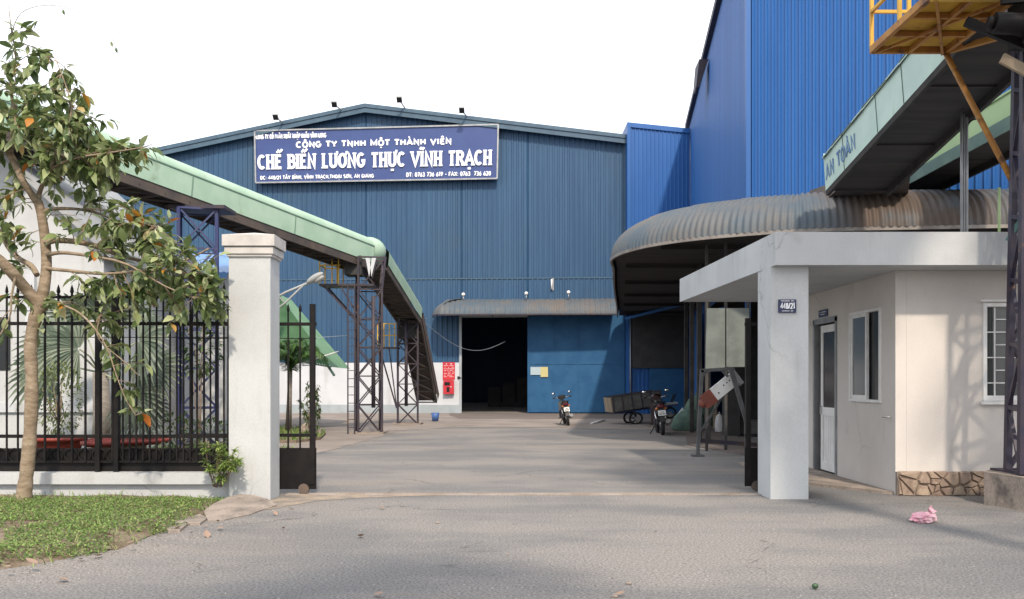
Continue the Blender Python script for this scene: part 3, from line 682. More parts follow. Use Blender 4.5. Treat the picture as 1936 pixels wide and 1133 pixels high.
# awning over the warehouse door
aw = thing('door_awning', WF(990,600,.3) , 'curved ribbed grey-blue awning over the warehouse door', 'awning')
yA = 42.35
pth = [(W(820,590,43.9).x, 43.95), (W(819,590,43.3).x, 43.2), (W(826,595,42.5).x, 42.55), (W(850,595,42.3).x, 42.32), (W(1000,595,42.2).x, 42.15), (W(1170,595,42.1).x, 42.0)]
z0 = H + 128*42.2/F
m = MB(); pts, top = barrel(m, pth, 1, z0, 1.35, .80, .24, .018, lap=2.4); m.build('canopy_sheet', M['awning_door'], aw)
m = MB()
for a, b in zip(pts[::5], pts[5::5]): m.bar((a.x, a.y, z0-.02), (b.x, b.y, z0-.02), .05, .07)
m.build('edge_rail', M['dark_steel'], aw)
m = MB(); tp = [Vector((p.x, p.y, p.z)) for p in top[::6]]; back = [Vector((p.x, max(fy(p.x)-.05, p.y+.01), p.z+.05)) for p in tp]
m.add(tp + back, [(i, i+1, len(tp)+i+1, len(tp)+i) for i in range(len(tp)-1)]); m.build('roof_sheet', M['awning_door'], aw)
for X in [W(x,600,43).x for x in (850,930,1000,1075,1150)]: m = MB(); m.bar((X, fy(X)-.05, z0+.6), (X, 42.4, z0), .05); m.bar((X, fy(X)-.05, z0+.03), (X, 42.35, z0+.0), .05); m.build('bracket', M['dark_steel'], aw)
for x, y, lab in ((876,558,'small white globe lamp on the door awning above the dark doorway edge'), (995,556,'small white globe lamp on the door awning over the sliding door edge'), (1075,554,'small white globe lamp on the door awning, nearest the big curved canopy')):
    c = WF(x, y-1, 1.2); t = thing('globe_lamp', c, lab, 'lamp', 'globe lamps on the door awning')
    MB().ell(c, (.09,.09,.09)).build('globe', M['white_paint'], t); MB().tube([c - Vector((0,0,.3)), c - Vector((0,0,.08))], .03).build('socket', M['galv'], t)
c0, c1 = WF(1043,528,.12), WF(1043,547,.12)
t = thing('tube_lamp', c1, 'short upright fluorescent tube fixed to the ribbed wall above the door awning', 'lamp'); MB().tube([c0, c1], .04).build('tube', M['white_paint'], t); m = MB(); m.bar(c0+Vector((.07,.06,.05)), c1+Vector((.07,.06,-.05)), .08, .05); m.build('fitting', M['galv'], t)

# signs and boxes by the door
t = thing('fire_safety_sign', WF(848,718,.12), 'red notice board with rows of white writing on the white base wall', 'sign')
a, b = WF(837,718,.12), WF(860,685,.12); m = MB(); m.hexa([(a.x,a.y-.0,a.z),(b.x,a.y,a.z),(b.x,a.y+.04,a.z),(a.x,a.y+.04,a.z),(a.x,a.y,b.z),(b.x,a.y,b.z),(b.x,a.y+.04,b.z),(a.x,a.y+.04,b.z)]); m.build('board', M['red_paint'], t)
m = MB(); rr = random.Random(5)
for i in range(9):
    z = b.z - .10 - i*.078; x = a.x+.06 + (.1 if i == 0 else 0)
    while x < b.x - (.16 if i == 0 else .08):
        L_ = rr.uniform(.02,.06)
        if rr.random() < .85: m.box(x, x+L_, a.y-.006, a.y-.001, z, z+(.035 if i == 0 else .018))
        x += L_ + .018
m.build('writing', M['letter'], t)
t = thing('fire_hose_box', WF(848,746,.1), 'red wall box with dark glass openings below the red notice', 'fire box')
a, b = WF(838,745,.32), WF(858,719,.32); m = MB(); m.hexa([(a.x,a.y,a.z),(b.x,a.y,a.z),(b.x,a.y+.25,a.z),(a.x,a.y+.25,a.z),(a.x,a.y,b.z),(b.x,a.y,b.z),(b.x,a.y+.25,b.z),(a.x,a.y+.25,b.z)]); m.build('cabinet', M['red_paint'], t)
w_ = b.x-a.x; h_ = b.z-a.z
m = MB(); m.box(a.x+.12*w_, a.x+.62*w_, a.y-.012, a.y-.002, a.z+.62*h_, a.z+.86*h_); m.box(a.x+.32*w_, a.x+.58*w_, a.y-.012, a.y-.002, a.z+.14*h_, a.z+.50*h_); m.build('glass_panel', M['glass_dark'], t)
m = MB(); m.ell((a.x+.74*w_, a.y-.02, a.z+.5*h_), (.03,.03,.03)); m.build('knob', M['white_paint'], t)
c = WF(867,714,.12); t = thing('wall_switch', c, 'small black round bell on the white wall by the doorway', 'bell'); MB().ell(c, (.07,.05,.07)).build('body', M['black'], t); MB().bar(c+Vector((.05,0,0)), c+Vector((.14,0,-.02)), .03).build('lever', M['black'], t)
for (x0,y0,x1,y1,mm,lab,o) in ((1003,694,1023,709,'grey_note','pale grey paper notice taped to the blue sliding door',.20),(1022,694,1036,713,'yellow_note','yellow paper notice taped to the blue sliding door',.215)):
    a, b = WF(x0,y1,o), WF(x1,y0,o); m = MB(); m.hexa([(a.x,a.y,a.z),(b.x,b.y,a.z),(b.x,b.y+.01,a.z),(a.x,a.y+.01,a.z),(a.x,a.y,b.z),(b.x,b.y,b.z),(b.x,b.y+.01,b.z),(a.x,a.y+.01,b.z)])
    tag(m.build('notice', M[mm]), lab, 'notice')
c = GP(823,797); t = thing('blue_bucket', c, 'small blue bucket on the ground by the white base wall', 'bucket')
MB().lathe(c, [(.0,.02),(.12,.02),(.16,.34),(.145,.34),(.11,.05),(0,.05)], 16).build('pail', M['blue_bucket'], t); MB().torus(c+Vector((0,0,.33)), (0,1,.2), .15, .008, a0=0, a1=math.pi).build('handle', M['galv'], t)
p0, p1 = GP(1118,801,.03), GP(1143,794,.06); tag(MB().tube([p0,p1], .04, 8).build('white_pipe', M['white_paint']), 'short white pipe lying on the ground before the sliding door', 'pipe')

# ================================================================== ANNEX between the warehouse and the tall hall
yN = 42.9; an = thing('blue_annex', (W(1245,700,yN).x, yN, 0), 'narrow bright blue ribbed annex between warehouse and tall hall', 'building')
xa, xb = W(1188,700,yN).x, W(1304,700,yN).x; za, zb = W(1189,240,yN).z, W(1300,252,yN).z
m = MB(); corr(m, (xa,yN), (xb,yN), lambda s: 0, lambda s: za+(zb-za)*s/(xb-xa), pitch=.19, depth=.03); m.build('wall', M['blue_new'], an)
m = MB(); m.hexa([(xa-.06,yN-.09,za-.02),(xb,yN-.09,zb-.02),(xb,yN+2,zb-.02),(xa-.06,yN+2,za-.02),(xa-.06,yN-.09,za+.2),(xb,yN-.09,zb+.2),(xb,yN+2,zb+.2),(xa-.06,yN+2,za+.2)]); m.build('roof_trim', M['blue_new'], an)
m = MB(); m.box(xa-.06, xa+.10, yN-.085, yN+2, 0, za-.02); m.build('corner_trim', M['blue_new'], an)
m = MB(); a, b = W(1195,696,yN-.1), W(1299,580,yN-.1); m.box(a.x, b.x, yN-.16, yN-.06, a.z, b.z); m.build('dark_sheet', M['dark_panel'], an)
m = MB(); a, b = W(1228,782,yN-.1), W(1299,697,yN-.1); m.box(a.x, b.x, yN-.13, yN-.06, .02, b.z); m.build('door', M['blue_door'], an)
m = MB(); m.tube([(xa+.08, yN-.16, 0), (xa+.08, yN-.16, W(1190,600,yN).z)], .035); m.build('drain_pipe', M['galv'], an)
m = MB(); a, b = W(1182,600,41), W(1290,573,37); d = (b-a); k = 26
vs = []
for i in range(k*2+1):
    p = a.lerp(b, i/(k*2)); o = .03*(i % 2); vs += [p + Vector((0,0,o)), p + Vector((.25,1.0,.35+o))]
m.add(vs, [(2*i,2*i+2,2*i+3,2*i+1) for i in range(k*2)]); m.prism([a, b, b+Vector((0,0,-.12)), a+Vector((0,0,-.12))], (0,.03,0)); m.build('porch_roof', M['blue_new'], an)

# ================================================================== TALL BLUE HALL
C0 = (8.66,44.0); C1 = (6.05,23.0); C2 = (13.9,17.7); ZE = 14.0
th = thing('tall_hall', (C1[0], C1[1], 0), 'very tall bright blue ribbed hall rising behind the guardhouse', 'building')
m = MB(); nn = Vector((C1[0]-C0[0], C1[1]-C0[1])); nrm2 = (nn.y, -nn.x)
corr(m, C0, C1, lambda s: 0 if s < 7 else 4.3, lambda s: ZE, pitch=.19, depth=.012, n=nrm2); m.build('side_wall', M['blue_new'], th)
m = MB(); m.box(12.9, 13.0, 19, 43.8, .02, 5.2); m.box(8.8, 13, 36.9, 37.0, .02, 5.2); m.box(8.0, 13, 19.5, 43, 5.2, 5.3); m.build('bay_shade', M['dark_panel'], th)  # walls of the open bay, coloured near-black for the shade inside
m = MB(); dd = Vector((C2[0]-C1[0], C2[1]-C1[1])); LL = dd.length; nrm3 = (dd.y, -dd.x)
corr(m, C1, C2, lambda s: 4.3, lambda s: ZE + min(s, 99)*.28, pitch=.17, depth=.045, n=nrm3); m.build('front_wall', M['blue_new'], th)
m = MB(); m.bar((C0[0]-.08, C0[1], ZE+.05), (C1[0]-.08, C1[1]-.1, ZE+.05), .22, .22); m.build('eaves_gutter', M['dark_steel'], th)
m = MB(); m.bar((C1[0]-.03, C1[1]-.04, 0), (C1[0]-.03, C1[1]-.04, ZE), .12, .12); m.build('corner_trim', M['blue_new'], th)
m = MB(); m.add([(C0[0]-.2,C0[1],ZE+.1),(C1[0]-.2,C1[1]-.15,ZE+.1),(C2[0],C2[1],ZE+LL*.28+.1),(C2[0]+4,C0[1]-3,ZE+LL*.28+.1)], [(0,1,2,3)])
m.box(20,20.1,17.7,44,0,14); m.box(8.7,20,44,44.1,0,14.5); m.build('roof', M['blue_new'], th)
# louvre box hanging outside the eaves
m = MB(); c = Vector((7.55,34,13.6))
k0 = W(1322,112,33.5); k1 = W(1316,165,33.5)
t = thing('eaves_hood', k1, 'small rusty hood hanging off the tall hall eaves', 'vent hood')
m.hexa([k1+Vector((0,0,0)), k1+Vector((.12,0,0)), k1+Vector((.2,1,0)), k1+Vector((.08,1,0)), k0+Vector((0,0,0)), k0+Vector((.35,0,0)), k0+Vector((.4,1,0)), k0+Vector((.05,1,0))]); m.build('hood', M['dark_steel'], t)
MB().bar(k1, k1+Vector((-.05,0,-.25)), .04).build('hook', M['dark_steel'], t)

# ================================================================== BIG CURVED AWNING
ba = thing('curved_awning', (4,20,0), 'large dark-bellied awning with a curved ribbed rust-stained edge along the tall hall', 'awning')
ZA = H + 3.1
pth = [(5.0,42.6),(4.2,36),(3.42,30),(2.78,24.6),(2.50,22.33),(2.94,20.6),(3.92,19.37),(5.33,18.5),(6.33,18.17),(8.2,17.92),(9.86,17.74),(12,17.5),(14,17.3)]
m = MB(); pts, top = barrel(m, pth, 1, ZA, 1.3, .92, .15, .020, lap=1.45); m.build('canopy_sheet', M['awning'], ba)
m = MB()
for a, b in zip(pts[::8], pts[8::8]): m.bar((a.x, a.y, ZA-.03), (b.x, b.y, ZA-.03), .05, .07)
m.build('edge_rail', mat('rail_grey', (.24,.22,.20), (.16,.14,.13), 3, .7), ba)
m = MB(); tp = top[::6]; n = len(tp)
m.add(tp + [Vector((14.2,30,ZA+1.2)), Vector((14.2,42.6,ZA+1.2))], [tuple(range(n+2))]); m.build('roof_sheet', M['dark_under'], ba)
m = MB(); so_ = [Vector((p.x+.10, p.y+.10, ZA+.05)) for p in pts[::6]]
m.add(so_ + [Vector((14,17.9,ZA+.05)), Vector((14.1,18.2,ZA+.05)), Vector((7.3,23.2,ZA+.05)), Vector((8.9,36,ZA+.05)), Vector((8.65,42.8,ZA+.05))], [tuple(range(len(so_)+5))]); m.build('under_shade', M['under_shade'], ba)  # flat sheet added below the roof; its near-black colour stands for shade
m = MB()
for y in (20.6,24,28,32,36,40):
    xl = 2.8 + (y-22)*.12 if y > 21 else 3.4
    xh = C1[0] + (y-23)*(C0[0]-C1[0])/21 if y > 23 else 9
    m.bar((xl, y, ZA-.02), (xh-.05, y, ZA-.02), .07, .10); m.bar((xl+.9, y, ZA+.75), (xh-.05, y, ZA+.75), .06)
    k = 7
    for i in range(k):
        a = xl+.9 + (xh-xl-1)*i/k; b = xl+.9 + (xh-xl-1)*(i+1)/k
        m.bar((a, y, ZA+.12), ((a+b)/2, y, ZA+.75), .04); m.bar(((a+b)/2, y, ZA+.75), (b, y, ZA+.12), .04)
for i in range(5):
    t_ = (i+.5)/5; m.bar((3.6+2.6*t_, 20, ZA+.2), (5.3+2.8*t_, 42, ZA+.2), .06, .09)
m.build('truss', M['under_shade'], ba)  # truss darkened in colour to match the shade under the awning
for x, y in ((1308,27.0),(1322,24.0),(1297,32.0),(1338,22.2)):
    X = W(x, 700, y).x; MB().bar((X,y,.03), (X,y,ZA+.1), .12).build('post', M['post_dark'], ba)

# ================================================================== GUARDHOUSE
gx, gy = 5.245, 12.3
gh = thing('guardhouse', (gx, gy, 0), 'small pale guardhouse with a deep flat roof slab and a plinth of rough stone', 'guardhouse')
zs0, zs1 = 3.07, 3.50
m = MB(); A = [(3.43,11.7),(11.5,11.7),(11.5,17.1),(3.19,17.1)]
m.prism([(x,y,zs0) for x,y in A], (0,0,zs1-zs0)); m.build('roof_slab', M['plaster'], gh)
m = MB(); m.box(3.41, 3.91, 11.86, 12.47, 0, zs0); m.build('pillar', M['plaster'], gh)
# side wall with door and window, front wall with window (thickness .15)
yd0, yd1 = 14.50, 15.62; yw0, yw1 = 12.76, 13.93; zw0, zw1 = 1.25, 2.61
m = MB()
for y0, y1, z0, z1 in ((gy,yw0,0,zs0),(yw0,yw1,0,zw0),(yw0,yw1,zw1,zs0),(yw1,yd0,0,zs0),(yd0,yd1,2.62,zs0),(yd1,17.0,0,zs0)): m.box(gx, gx+.15, y0, y1, z0, z1-.002)
m.build('side_wall', M['plaster_warm'], gh)
xw0, xw1 = 6.44, 7.75
m = MB()
for x0, x1, z0, z1 in ((gx+.152,xw0,0,zs0),(xw0,xw1,0,1.29),(xw0,xw1,2.63,zs0),(xw1,11.3,0,zs0)): m.box(x0, x1, gy+.001, gy+.15, z0, z1-.002)
m.box(gx+.15, 11.3, 16.9, 17.0, 0, 3.06); m.box(11.3, 11.4, 12.3, 17, 0, 3.06); m.build('front_wall', M['plaster_warm'], gh)
m = MB(); m.box(gx+.16, 11.29, gy+.16, 16.89, 0, .04); m.box(gx+3, gx+3.1, gy+.16, 16.8, .04, 3.0); m.build('floor', M['interior'], gh)
# door: pushed-in frame, white leaf with a tall glass and lower panels
dr = MB()
for y0, y1, z0, z1 in ((yd0,yd0+.07,.04,2.60),(yd1-.07,yd1,.04,2.60),(yd0,yd1,2.53,2.62)): dr.box(gx-.02, gx+.10, y0, y1, z0, z1)
dfr = dr.build('door_frame', M['galv'], gh)
m = MB(); ya, yb_ = yd0+.075, yd1-.26; xx0, xx1 = gx+.03, gx+.07
for y0, y1, z0, z1 in ((ya,ya+.10,.06,2.50),(yb_-.10,yb_,.06,2.50),(ya+.10,yb_-.10,.06,.2),(ya+.10,yb_-.10,.98,1.12),(ya+.10,yb_-.10,2.38,2.50)): m.box(xx0, xx1, y0, y1, z0, z1)
k = 5
for i in range(k): y0 = ya+.10+(yb_-ya-.2)*i/k; m.box(xx0+.012, xx1-.01, y0+.006, y0+(yb_-ya-.2)/k-.006, .2, .98)
door = m.build('door', M['white_paint'], gh)
m = MB(); m.box(xx0+.014, xx0+.022, ya+.10, yb_-.10, 1.12, 2.38); m.build('glass', M['glass_dark'], door)
m = MB(); m.box(xx0-.03, xx0, yb_-.07, yb_-.03, 1.0, 1.14); m.build('handle', M['chrome'], door)
# side window: sliding sash standing proud, other half open
m = MB()
for y0, y1, z0, z1 in ((yw0,yw0+.04,zw0,zw1),(yw1-.04,yw1,zw0,zw1),(yw0+.04,yw1-.04,zw1-.04,zw1),(yw0+.04,yw1-.04,zw0,zw0+.04)): m.box(gx-.03, gx+.12, y0, y1, z0, z1)
wf = m.build('window_frame', M['white_paint'], gh); ym = (yw0+yw1)/2-.06
m = MB()
for y0, y1, z0, z1 in ((ym,ym+.05,zw0+.04,zw1-.04),(yw1-.09,yw1-.04,zw0+.04,zw1-.04),(ym+.05,yw1-.09,zw1-.09,zw1-.04),(ym+.05,yw1-.09,zw0+.04,zw0+.10)): m.box(gx-.01, gx+.03, y0, y1, z0, z1)
m.build('sash', M['white_paint'], wf)
m = MB(); m.box(gx+.005, gx+.012, ym+.05, yw1-.09, zw0+.10, zw1-.09); m.build('glass', mat('glass_grey', (.13,.145,.15), rough=.15, spec=.6), wf)
m = MB(); m.box(gx+.05, gx+.058, yw0+.04, ym, zw0+.04, zw1-.04); m.build('glass', M['glass_dark'], wf)  # dark pane across the open half, standing in for the shade indoors
# front window with its white grille
m = MB()
for x0, x1, z0, z1 in ((xw0,xw0+.05,1.29,2.63),(xw1-.05,xw1,1.29,2.63),(xw0+.05,xw1-.05,2.58,2.63),(xw0+.05,xw1-.05,1.29,1.36)): m.box(x0, x1, gy-.02, gy+.10, z0, z1)
m.box(xw0-.04, xw1+.04, gy-.05, gy-.021, 1.24, 1.285); m.box(xw0-.05, xw1+.05, gy-.06, gy-.021, 2.64, 2.67)
wf = m.build('window_frame', M['white_paint'], gh)
m = MB(); zz = [1.36 + i*.174 for i in range(1, 8)]
for i, z in enumerate(zz): m.box(xw0+.05 if i % 2 == 0 else xw0+.19, xw1-.05, gy+.015, gy+.027, z-.007, z+.007)
for x in (xw0+.18, xw0+.62, xw0+1.06): m.box(x-.008, x+.008, gy+.028, gy+.040, 1.36, 2.58)
m.build('grille', M['white_paint'], wf)
m = MB(); m.box(xw0+.05, xw1-.05, gy+.07, gy+.078, 1.36, 2.58); m.build('glass', mat('glass_shade', (.05,.055,.055), rough=.12, spec=.6), wf)
# stone plinth: irregular stones in mortar
m = MB(); m.box(gx+.001, 10.8, gy-.05, gy-.002, 0, .32); pl = m.build('plinth', M['mortar'], gh)
m = MB(); rs = random.Random(11); seeds = []
for i in range(70):
    seeds.append((gx + rs.uniform(0, 5.5), rs.uniform(0, .33)))
def voro(i, xs0, xs1):
    px, pz = seeds[i]; poly = [(px-.5, -.01), (px+.5, -.01), (px+.5, .335), (px-.5, .335)]
    poly = [(max(gx+.004, a), b) for a, b in poly]
    for j, (qx, qz) in enumerate(seeds):
        if j == i: continue
        mxx, mz = (px+qx)/2, (pz+qz)/2; nx_, nz_ = qx-px, qz-pz; out = []
        for k in range(len(poly)):
            a, b = poly[k-1], poly[k]; da = (a[0]-mxx)*nx_+(a[1]-mz)*nz_; db = (b[0]-mxx)*nx_+(b[1]-mz)*nz_
            if (da <= 0) != (db <= 0): t = da/(da-db); out.append((a[0]+(b[0]-a[0])*t, a[1]+(b[1]-a[1])*t))
            if db <= 0: out.append(b)
        poly = out
        if len(poly) < 3: return None
    return poly
for i in range(len(seeds)):
    p = voro(i, 0, 0)
    if not p: continue
    cx, cz = sum(a for a, b in p)/len(p), sum(b for a, b in p)/len(p); d = rs.uniform(.02,.05); n = len(p)
    o = [(cx+(a-cx)*.96, cz+(b-cz)*.94) for a, b in p]; q = [(cx+(a-cx)*.78, cz+(b-cz)*.72) for a, b in p]
    yb0 = gy-.049; vs = [(a, yb0, b) for a, b in o] + [(a+rs.uniform(-.01,.01), yb0-d+rs.uniform(-.01,.01), b) for a, b in q]
    m.add(vs, [tuple(range(n, 2*n))] + [(k, (k+1) % n, n+(k+1) % n, n+k) for k in range(n)])
m.build('stonework', M['stone'], pl)
m = MB(); m.prism([(gx-.9,13.6,-.01),(gx-.12,12.45,-.01),(gx-.005,12.35,-.01),(gx-.005,16.9,-.01),(gx-1.0,16.9,-.01)], (0,0,.05)); m.build('door_step', M['concrete_block'], gh)
m = MB(); m.tube([(gx-.02,12.42,1.06),(gx-.10,12.5,1.06)], .012); m.build('wall_hook', M['galv'], gh)
m = MB(); m.tube([(7.0+.0, 12.2, 3.0),(7.6,12.2,3.0)], .02); m.build('lamp_tube', M['white_paint'], gh)
def dashes(m, x0, x1, y, z, h, seed=1, axis='x', p=.85):
    rr = random.Random(seed); x = x0
    while x < x1 - .004:
        L_ = min(rr.uniform(.006,.014), x1-x)
        if rr.random() < p:
            if axis == 'x': m.box(x, x+L_, y-.003, y, z, z+h)
            else: m.box(y-.003, y, x, x+L_, z, z+h)
        x += L_ + .005
# house number plate on the pillar
a, b = W(1471.5,591.5,11.85), W(1505,566.5,11.85)
t = thing('number_plate', (3.66,11.85,a.z), 'dark blue enamel house number plate on the guardhouse pillar', 'number plate')
m = MB(); m.box(a.x, b.x, 11.838, 11.858, a.z, b.z); m.build('plate', M['plate_blue'], t)
m = MB(); text_into(m, '448/21', lambda u, v, d: Vector((a.x+.026+u, 11.836-d, a.z+.048+v)), .082, b.x-a.x-.05, stroke=.17, proud=.003)
dashes(m, a.x+.03, b.x-.03, 11.835, b.z-.025, .010, 3); dashes(m, a.x+.045, b.x-.045, 11.835, a.z+.018, .009, 4); m.build('lettering', M['letter'], t)
ya0, ya1 = 8916/(1566-968), 8916/(1549-968)
t = thing('name_plate', (gx-.01, ya0, 2.68), 'little dark blue name plate above the guardhouse door', 'name plate')
m = MB(); m.box(gx-.014, gx-.002, ya0, ya1, 2.64, 2.76); m.build('plate', M['plate_blue'], t)
m = MB(); dashes(m, ya0+.06, ya1-.06, gx-.0145, 2.715, .014, 5, 'y'); dashes(m, ya0+.14, ya1-.1, gx-.0145, 2.68, .010, 6, 'y'); m.build('lettering', M['letter'], t)

# ================================================================== GATE PILLAR, FENCE, GATES
gpil = thing('gate_pillar', (-3.43,12.02,0), 'square grey plastered gate pillar with a stepped pointed cap', 'pillar')
px0, px1, py0, py1 = -3.71, -3.165, 11.78, 12.24
MB().box(px0, px1, py0, py1, 0, 3.19).build('shaft', M['plaster'], gpil)
m = MB()
for o, z0, z1 in ((.025,3.19,3.225),(.045,3.225,3.31),(.015,3.31,3.325),(.07,3.325,3.47)): m.box(px0-o, px1+o, py0-o, py1+o, z0, z1)
o = .07; cx, cy = (px0+px1)/2, (py0+py1)/2
m.add([(px0-o,py0-o,3.47),(px1+o,py0-o,3.47),(px1+o,py1+o,3.47),(px0-o,py1+o,3.47),(cx,cy,3.54)], [(0,1,4),(1,2,4),(2,3,4),(3,0,4)])
m.build('cap', mat('cap_plaster', (.52,.50,.48), (.40,.39,.37), 3, .9, c3=(.26,.25,.24), s3=3, lo3=.58, hi3=.75), gpil)
lw = thing('low_wall', (-6.5,11.95,0), 'low grey plastered wall with a projecting coping carrying the black fence', 'wall')
MB().box(-12, px0+.001, 11.92, 12.18, 0, .20).build('wall', M['plaster'], lw); MB().box(-12, px0+.001, 11.84, 12.26, .20, .345).build('coping', M['plaster'], lw)
YF = 12.05
fn = thing('iron_fence', (-6.5,YF,.345), 'black iron fence with spear tops and a row of rings above a solid lower panel', 'fence')
zf = lambda y: H + (HY-y)*YF/F
xf = lambda x: (x-968)*YF/F
m = MB()
for y, t_ in ((612,.045),(562,.035),(825,.045),(873,.03)): m.box(-12, px0, YF-.02, YF+.02, zf(y)-t_/2, zf(y)+t_/2)
for y in (588,638): m.box(-12, px0, YF-.006, YF+.006, zf(y)-.005, zf(y)+.005)
m.build('rails', M['black_iron'], fn)
m = MB()
def spear(m, x, z1, r=.011):
    m.box(x-r, x+r, YF-r-.021, YF+r-.021, zf(873), z1)
    m.lathe((x, YF-.021, z1), [(r*1.3,0),(r*2.4,.03),(r*1.6,.08),(0,.13)], 4, False)
x = 437
while x > 222: spear(m, xf(x), zf(552), .010); x -= 12.7
x = 214
while x > -760: spear(m, xf(x), zf(556), .012 if x > 60 else .010); x -= 25.5 if x > 60 else 21
m.build('bars', M['black_iron'], fn)
m = MB()
x = 425
while x > -700: m.torus((xf(x), YF, zf(860)), (0,1,0), .085, .008, 20, 5); x -= 26.5
m.build('ring_row', M['black_iron'], fn)
m = MB(); m.box(-12, px0, YF+.03, YF+.045, zf(893), zf(848)); m.build('panel', M['black_iron'], fn)
for x in (222, 187, -60, -300): MB().box(xf(x)-.03, xf(x)+.03, YF-.055, YF+.03, .345, zf(535)).build('post', M['black_iron'], fn)

def gate_leaf(X0, X1, Y, post_at, label, ph=2.62):
    t = thing('gate_leaf', (X1, Y, .06), label, 'gate'); zz_ = lambda y: H + (HY-y)*Y/F
    Xl, Xh = min(X0, X1), max(X0, X1)
    MB().box(post_at-.035, post_at+.035, Y-.035, Y+.035, .14, ph).build('post', M['black_iron'], t)
    m = MB()
    for y, k in ((613,.045),(823,.045)): m.box(Xl, Xh, Y-.02, Y+.02, zz_(y)-k/2, zz_(y)+k/2)
    m.box(Xl, Xh, Y-.006, Y+.006, zz_(640)-.006, zz_(640)+.006); m.build('rails', M['black_iron'], t)
    m = MB(); m.box(Xl, Xh, Y-.012, Y+.012, .07, zz_(847)); m.build('panel', M['black_iron'], t)
    m = MB(); x = post_at; s = -1 if post_at > (Xl+Xh)/2 else 1
    x += s*.165
    while Xl < x < Xh:
        m.box(x-.011, x+.011, Y-.034, Y-.0205, zz_(847), zz_(590)); m.lathe((x, Y-.027, zz_(590)), [(.014,0),(.022,.03),(.015,.07),(0,.12)], 4, False); x += s*.165
    m.build('bars', M['black_iron'], t)
    m = MB(); wx = post_at + s*.12; m.tube([(wx, Y-.025, .075),(wx, Y+.025, .075)], .072, 20, smooth=False); m.build('wheel', M['rust_tube'], t); return t
gate_leaf(-4.6, (598-968)*12.4/F, 12.4, (591-968)*12.4/F, 'black iron gate leaf with wheel and solid lower panel slid open behind the gate pillar')
t = gate_leaf((1408-968)*12.75/F, 4.08, 12.75, (1414-968)*12.75/F, 'black iron gate leaf standing open behind the guardhouse pillar', 2.45)

# lamp on two arms behind the gate pillar
t = thing('street_lamp', (-4.25,16.2,0), 'grey street lamp reaching out on a braced arm behind the gate pillar', 'street lamp')
Yl = 16.2; e0 = W(585,534,Yl)
MB().tube([W(500,650,Yl)*1, Vector((W(500,650,Yl).x, Yl, 0.0))], .05).build('pole', M['galv'], t)
m = MB(); m.tube([W(500,578,Yl), W(500,660,Yl)], .05); m.tube([W(497,577,Yl), W(540,553,Yl), e0], .022); m.tube([W(497,606,Yl), W(540,572,Yl), W(573,540,Yl)], .018); m.bar(W(527,559,Yl), W(536,571,Yl), .02); m.build('arm', M['lamp_grey'], t)
h0, h1 = W(580,536,Yl), W(611,516,Yl); d = (h1-h0).normalized(); q_ = Vector((0,0,1)).rotation_difference(d).to_matrix()
MB().ell((h0+h1)/2, (.065,.09,(h1-h0).length/2), 14, 10, q_).build('lamp_head', M['lamp_grey'], t)
MB().ell((h0+h1)/2 + d*.05 + Vector((.03,0,-.05)), (.05,.07,.11), 12, 8, q_).build('glass', M['lamp_grey'], t)

# ================================================================== LEFT CONVEYOR
def frames(pts):
    out = []
    for i, p in enumerate(pts):
        a = pts[max(i-1,0)]; b = pts[min(i+1,len(pts)-1)]; t = (b-a).normalized(); s = Vector((t.y, -t.x, 0)).normalized(); u = s.cross(t).normalized()
        if u.z < 0: u = -u
        out.append((p, s, u))
    return out
def sweep(mb, fr, prof, smooth=False, close=False):
    vs = []; n = len(prof)
    for p, s, u in fr: vs += [p + s*a + u*b for a, b in prof]
    m_ = n if close else n-1
    mb.add(vs, [(i*n+j, i*n+(j+1) % n, (i+1)*n+(j+1) % n, (i+1)*n+j) for i in range(len(fr)-1) for j in range(m_)], smooth)
A1 = W(687,490,27.0); B1 = W(0,240,17.0); BB = B1 + (B1-A1)*.35; E1 = A1 + (A1-B1)*.045
# the traced line is the bottom edge facing the yard; the centre lies half a width farther left
def shift(p, q, d_): t = (q-p); s = Vector((t.y, -t.x, 0)).normalized(); s = s if s.x < 0 else -s; return s*d_
HWc = .45
sh = shift(BB, E1, HWc); main = [BB+sh, (BB.lerp(E1,.5))+sh, E1+sh]
e2 = W(734,500,28.2); k2 = W(797,603,32.5); sh2 = shift(e2, k2, HWc); seg2 = [e2+sh2+Vector((0,0,-.02)), k2+sh2]
k3 = W(827,757,35.2); sh3 = shift(k2, k3, HWc-.05); seg3 = [k2+sh3, k3+sh3]
hood = [(HWc,0),(HWc,.5)] + [(HWc*math.cos(R(a)), .5+.34*math.sin(R(a))) for a in range(10,171,16)] + [(-HWc,.5),(-HWc,0)]
cvy = thing('green_conveyor', (E1.x, E1.y, 0), 'long green hooded conveyor sloping down on towers towards the warehouse corner', 'conveyor')
def dens(a, b, n): return [a.lerp(b, i/n) for i in range(n+1)]
m = MB(); d1 = dens(main[0], main[2], 22); sweep(m, frames(d1), hood, True)
m.add([d1[-1]+frames(d1)[-1][1]*a+frames(d1)[-1][2]*b for a, b in hood], [tuple(range(len(hood)))])
m.build('hood', M['green_metal'], cvy)
m = MB(); fr = frames(d1)
for i in (3,8,12,17): 
    p, s, u = fr[i]; m.hexa([p+s*(HWc+.004)+u*(z+0) + (d1[-1]-d1[0]).normalized()*y for z in (.02,.52) for y in (0,.03) for _ in (0,)][0:0] or
        [p+s*(HWc+.001)+u*.02, p+s*(HWc+.012)+u*.02, p+s*(HWc+.012)+u*.02+(d1[1]-d1[0]).normalized()*.03, p+s*(HWc+.001)+u*.02+(d1[1]-d1[0]).normalized()*.03,
         p+s*(HWc+.001)+u*.52, p+s*(HWc+.012)+u*.52, p+s*(HWc+.012)+u*.52+(d1[1]-d1[0]).normalized()*.03, p+s*(HWc+.001)+u*.52+(d1[1]-d1[0]).normalized()*.03])
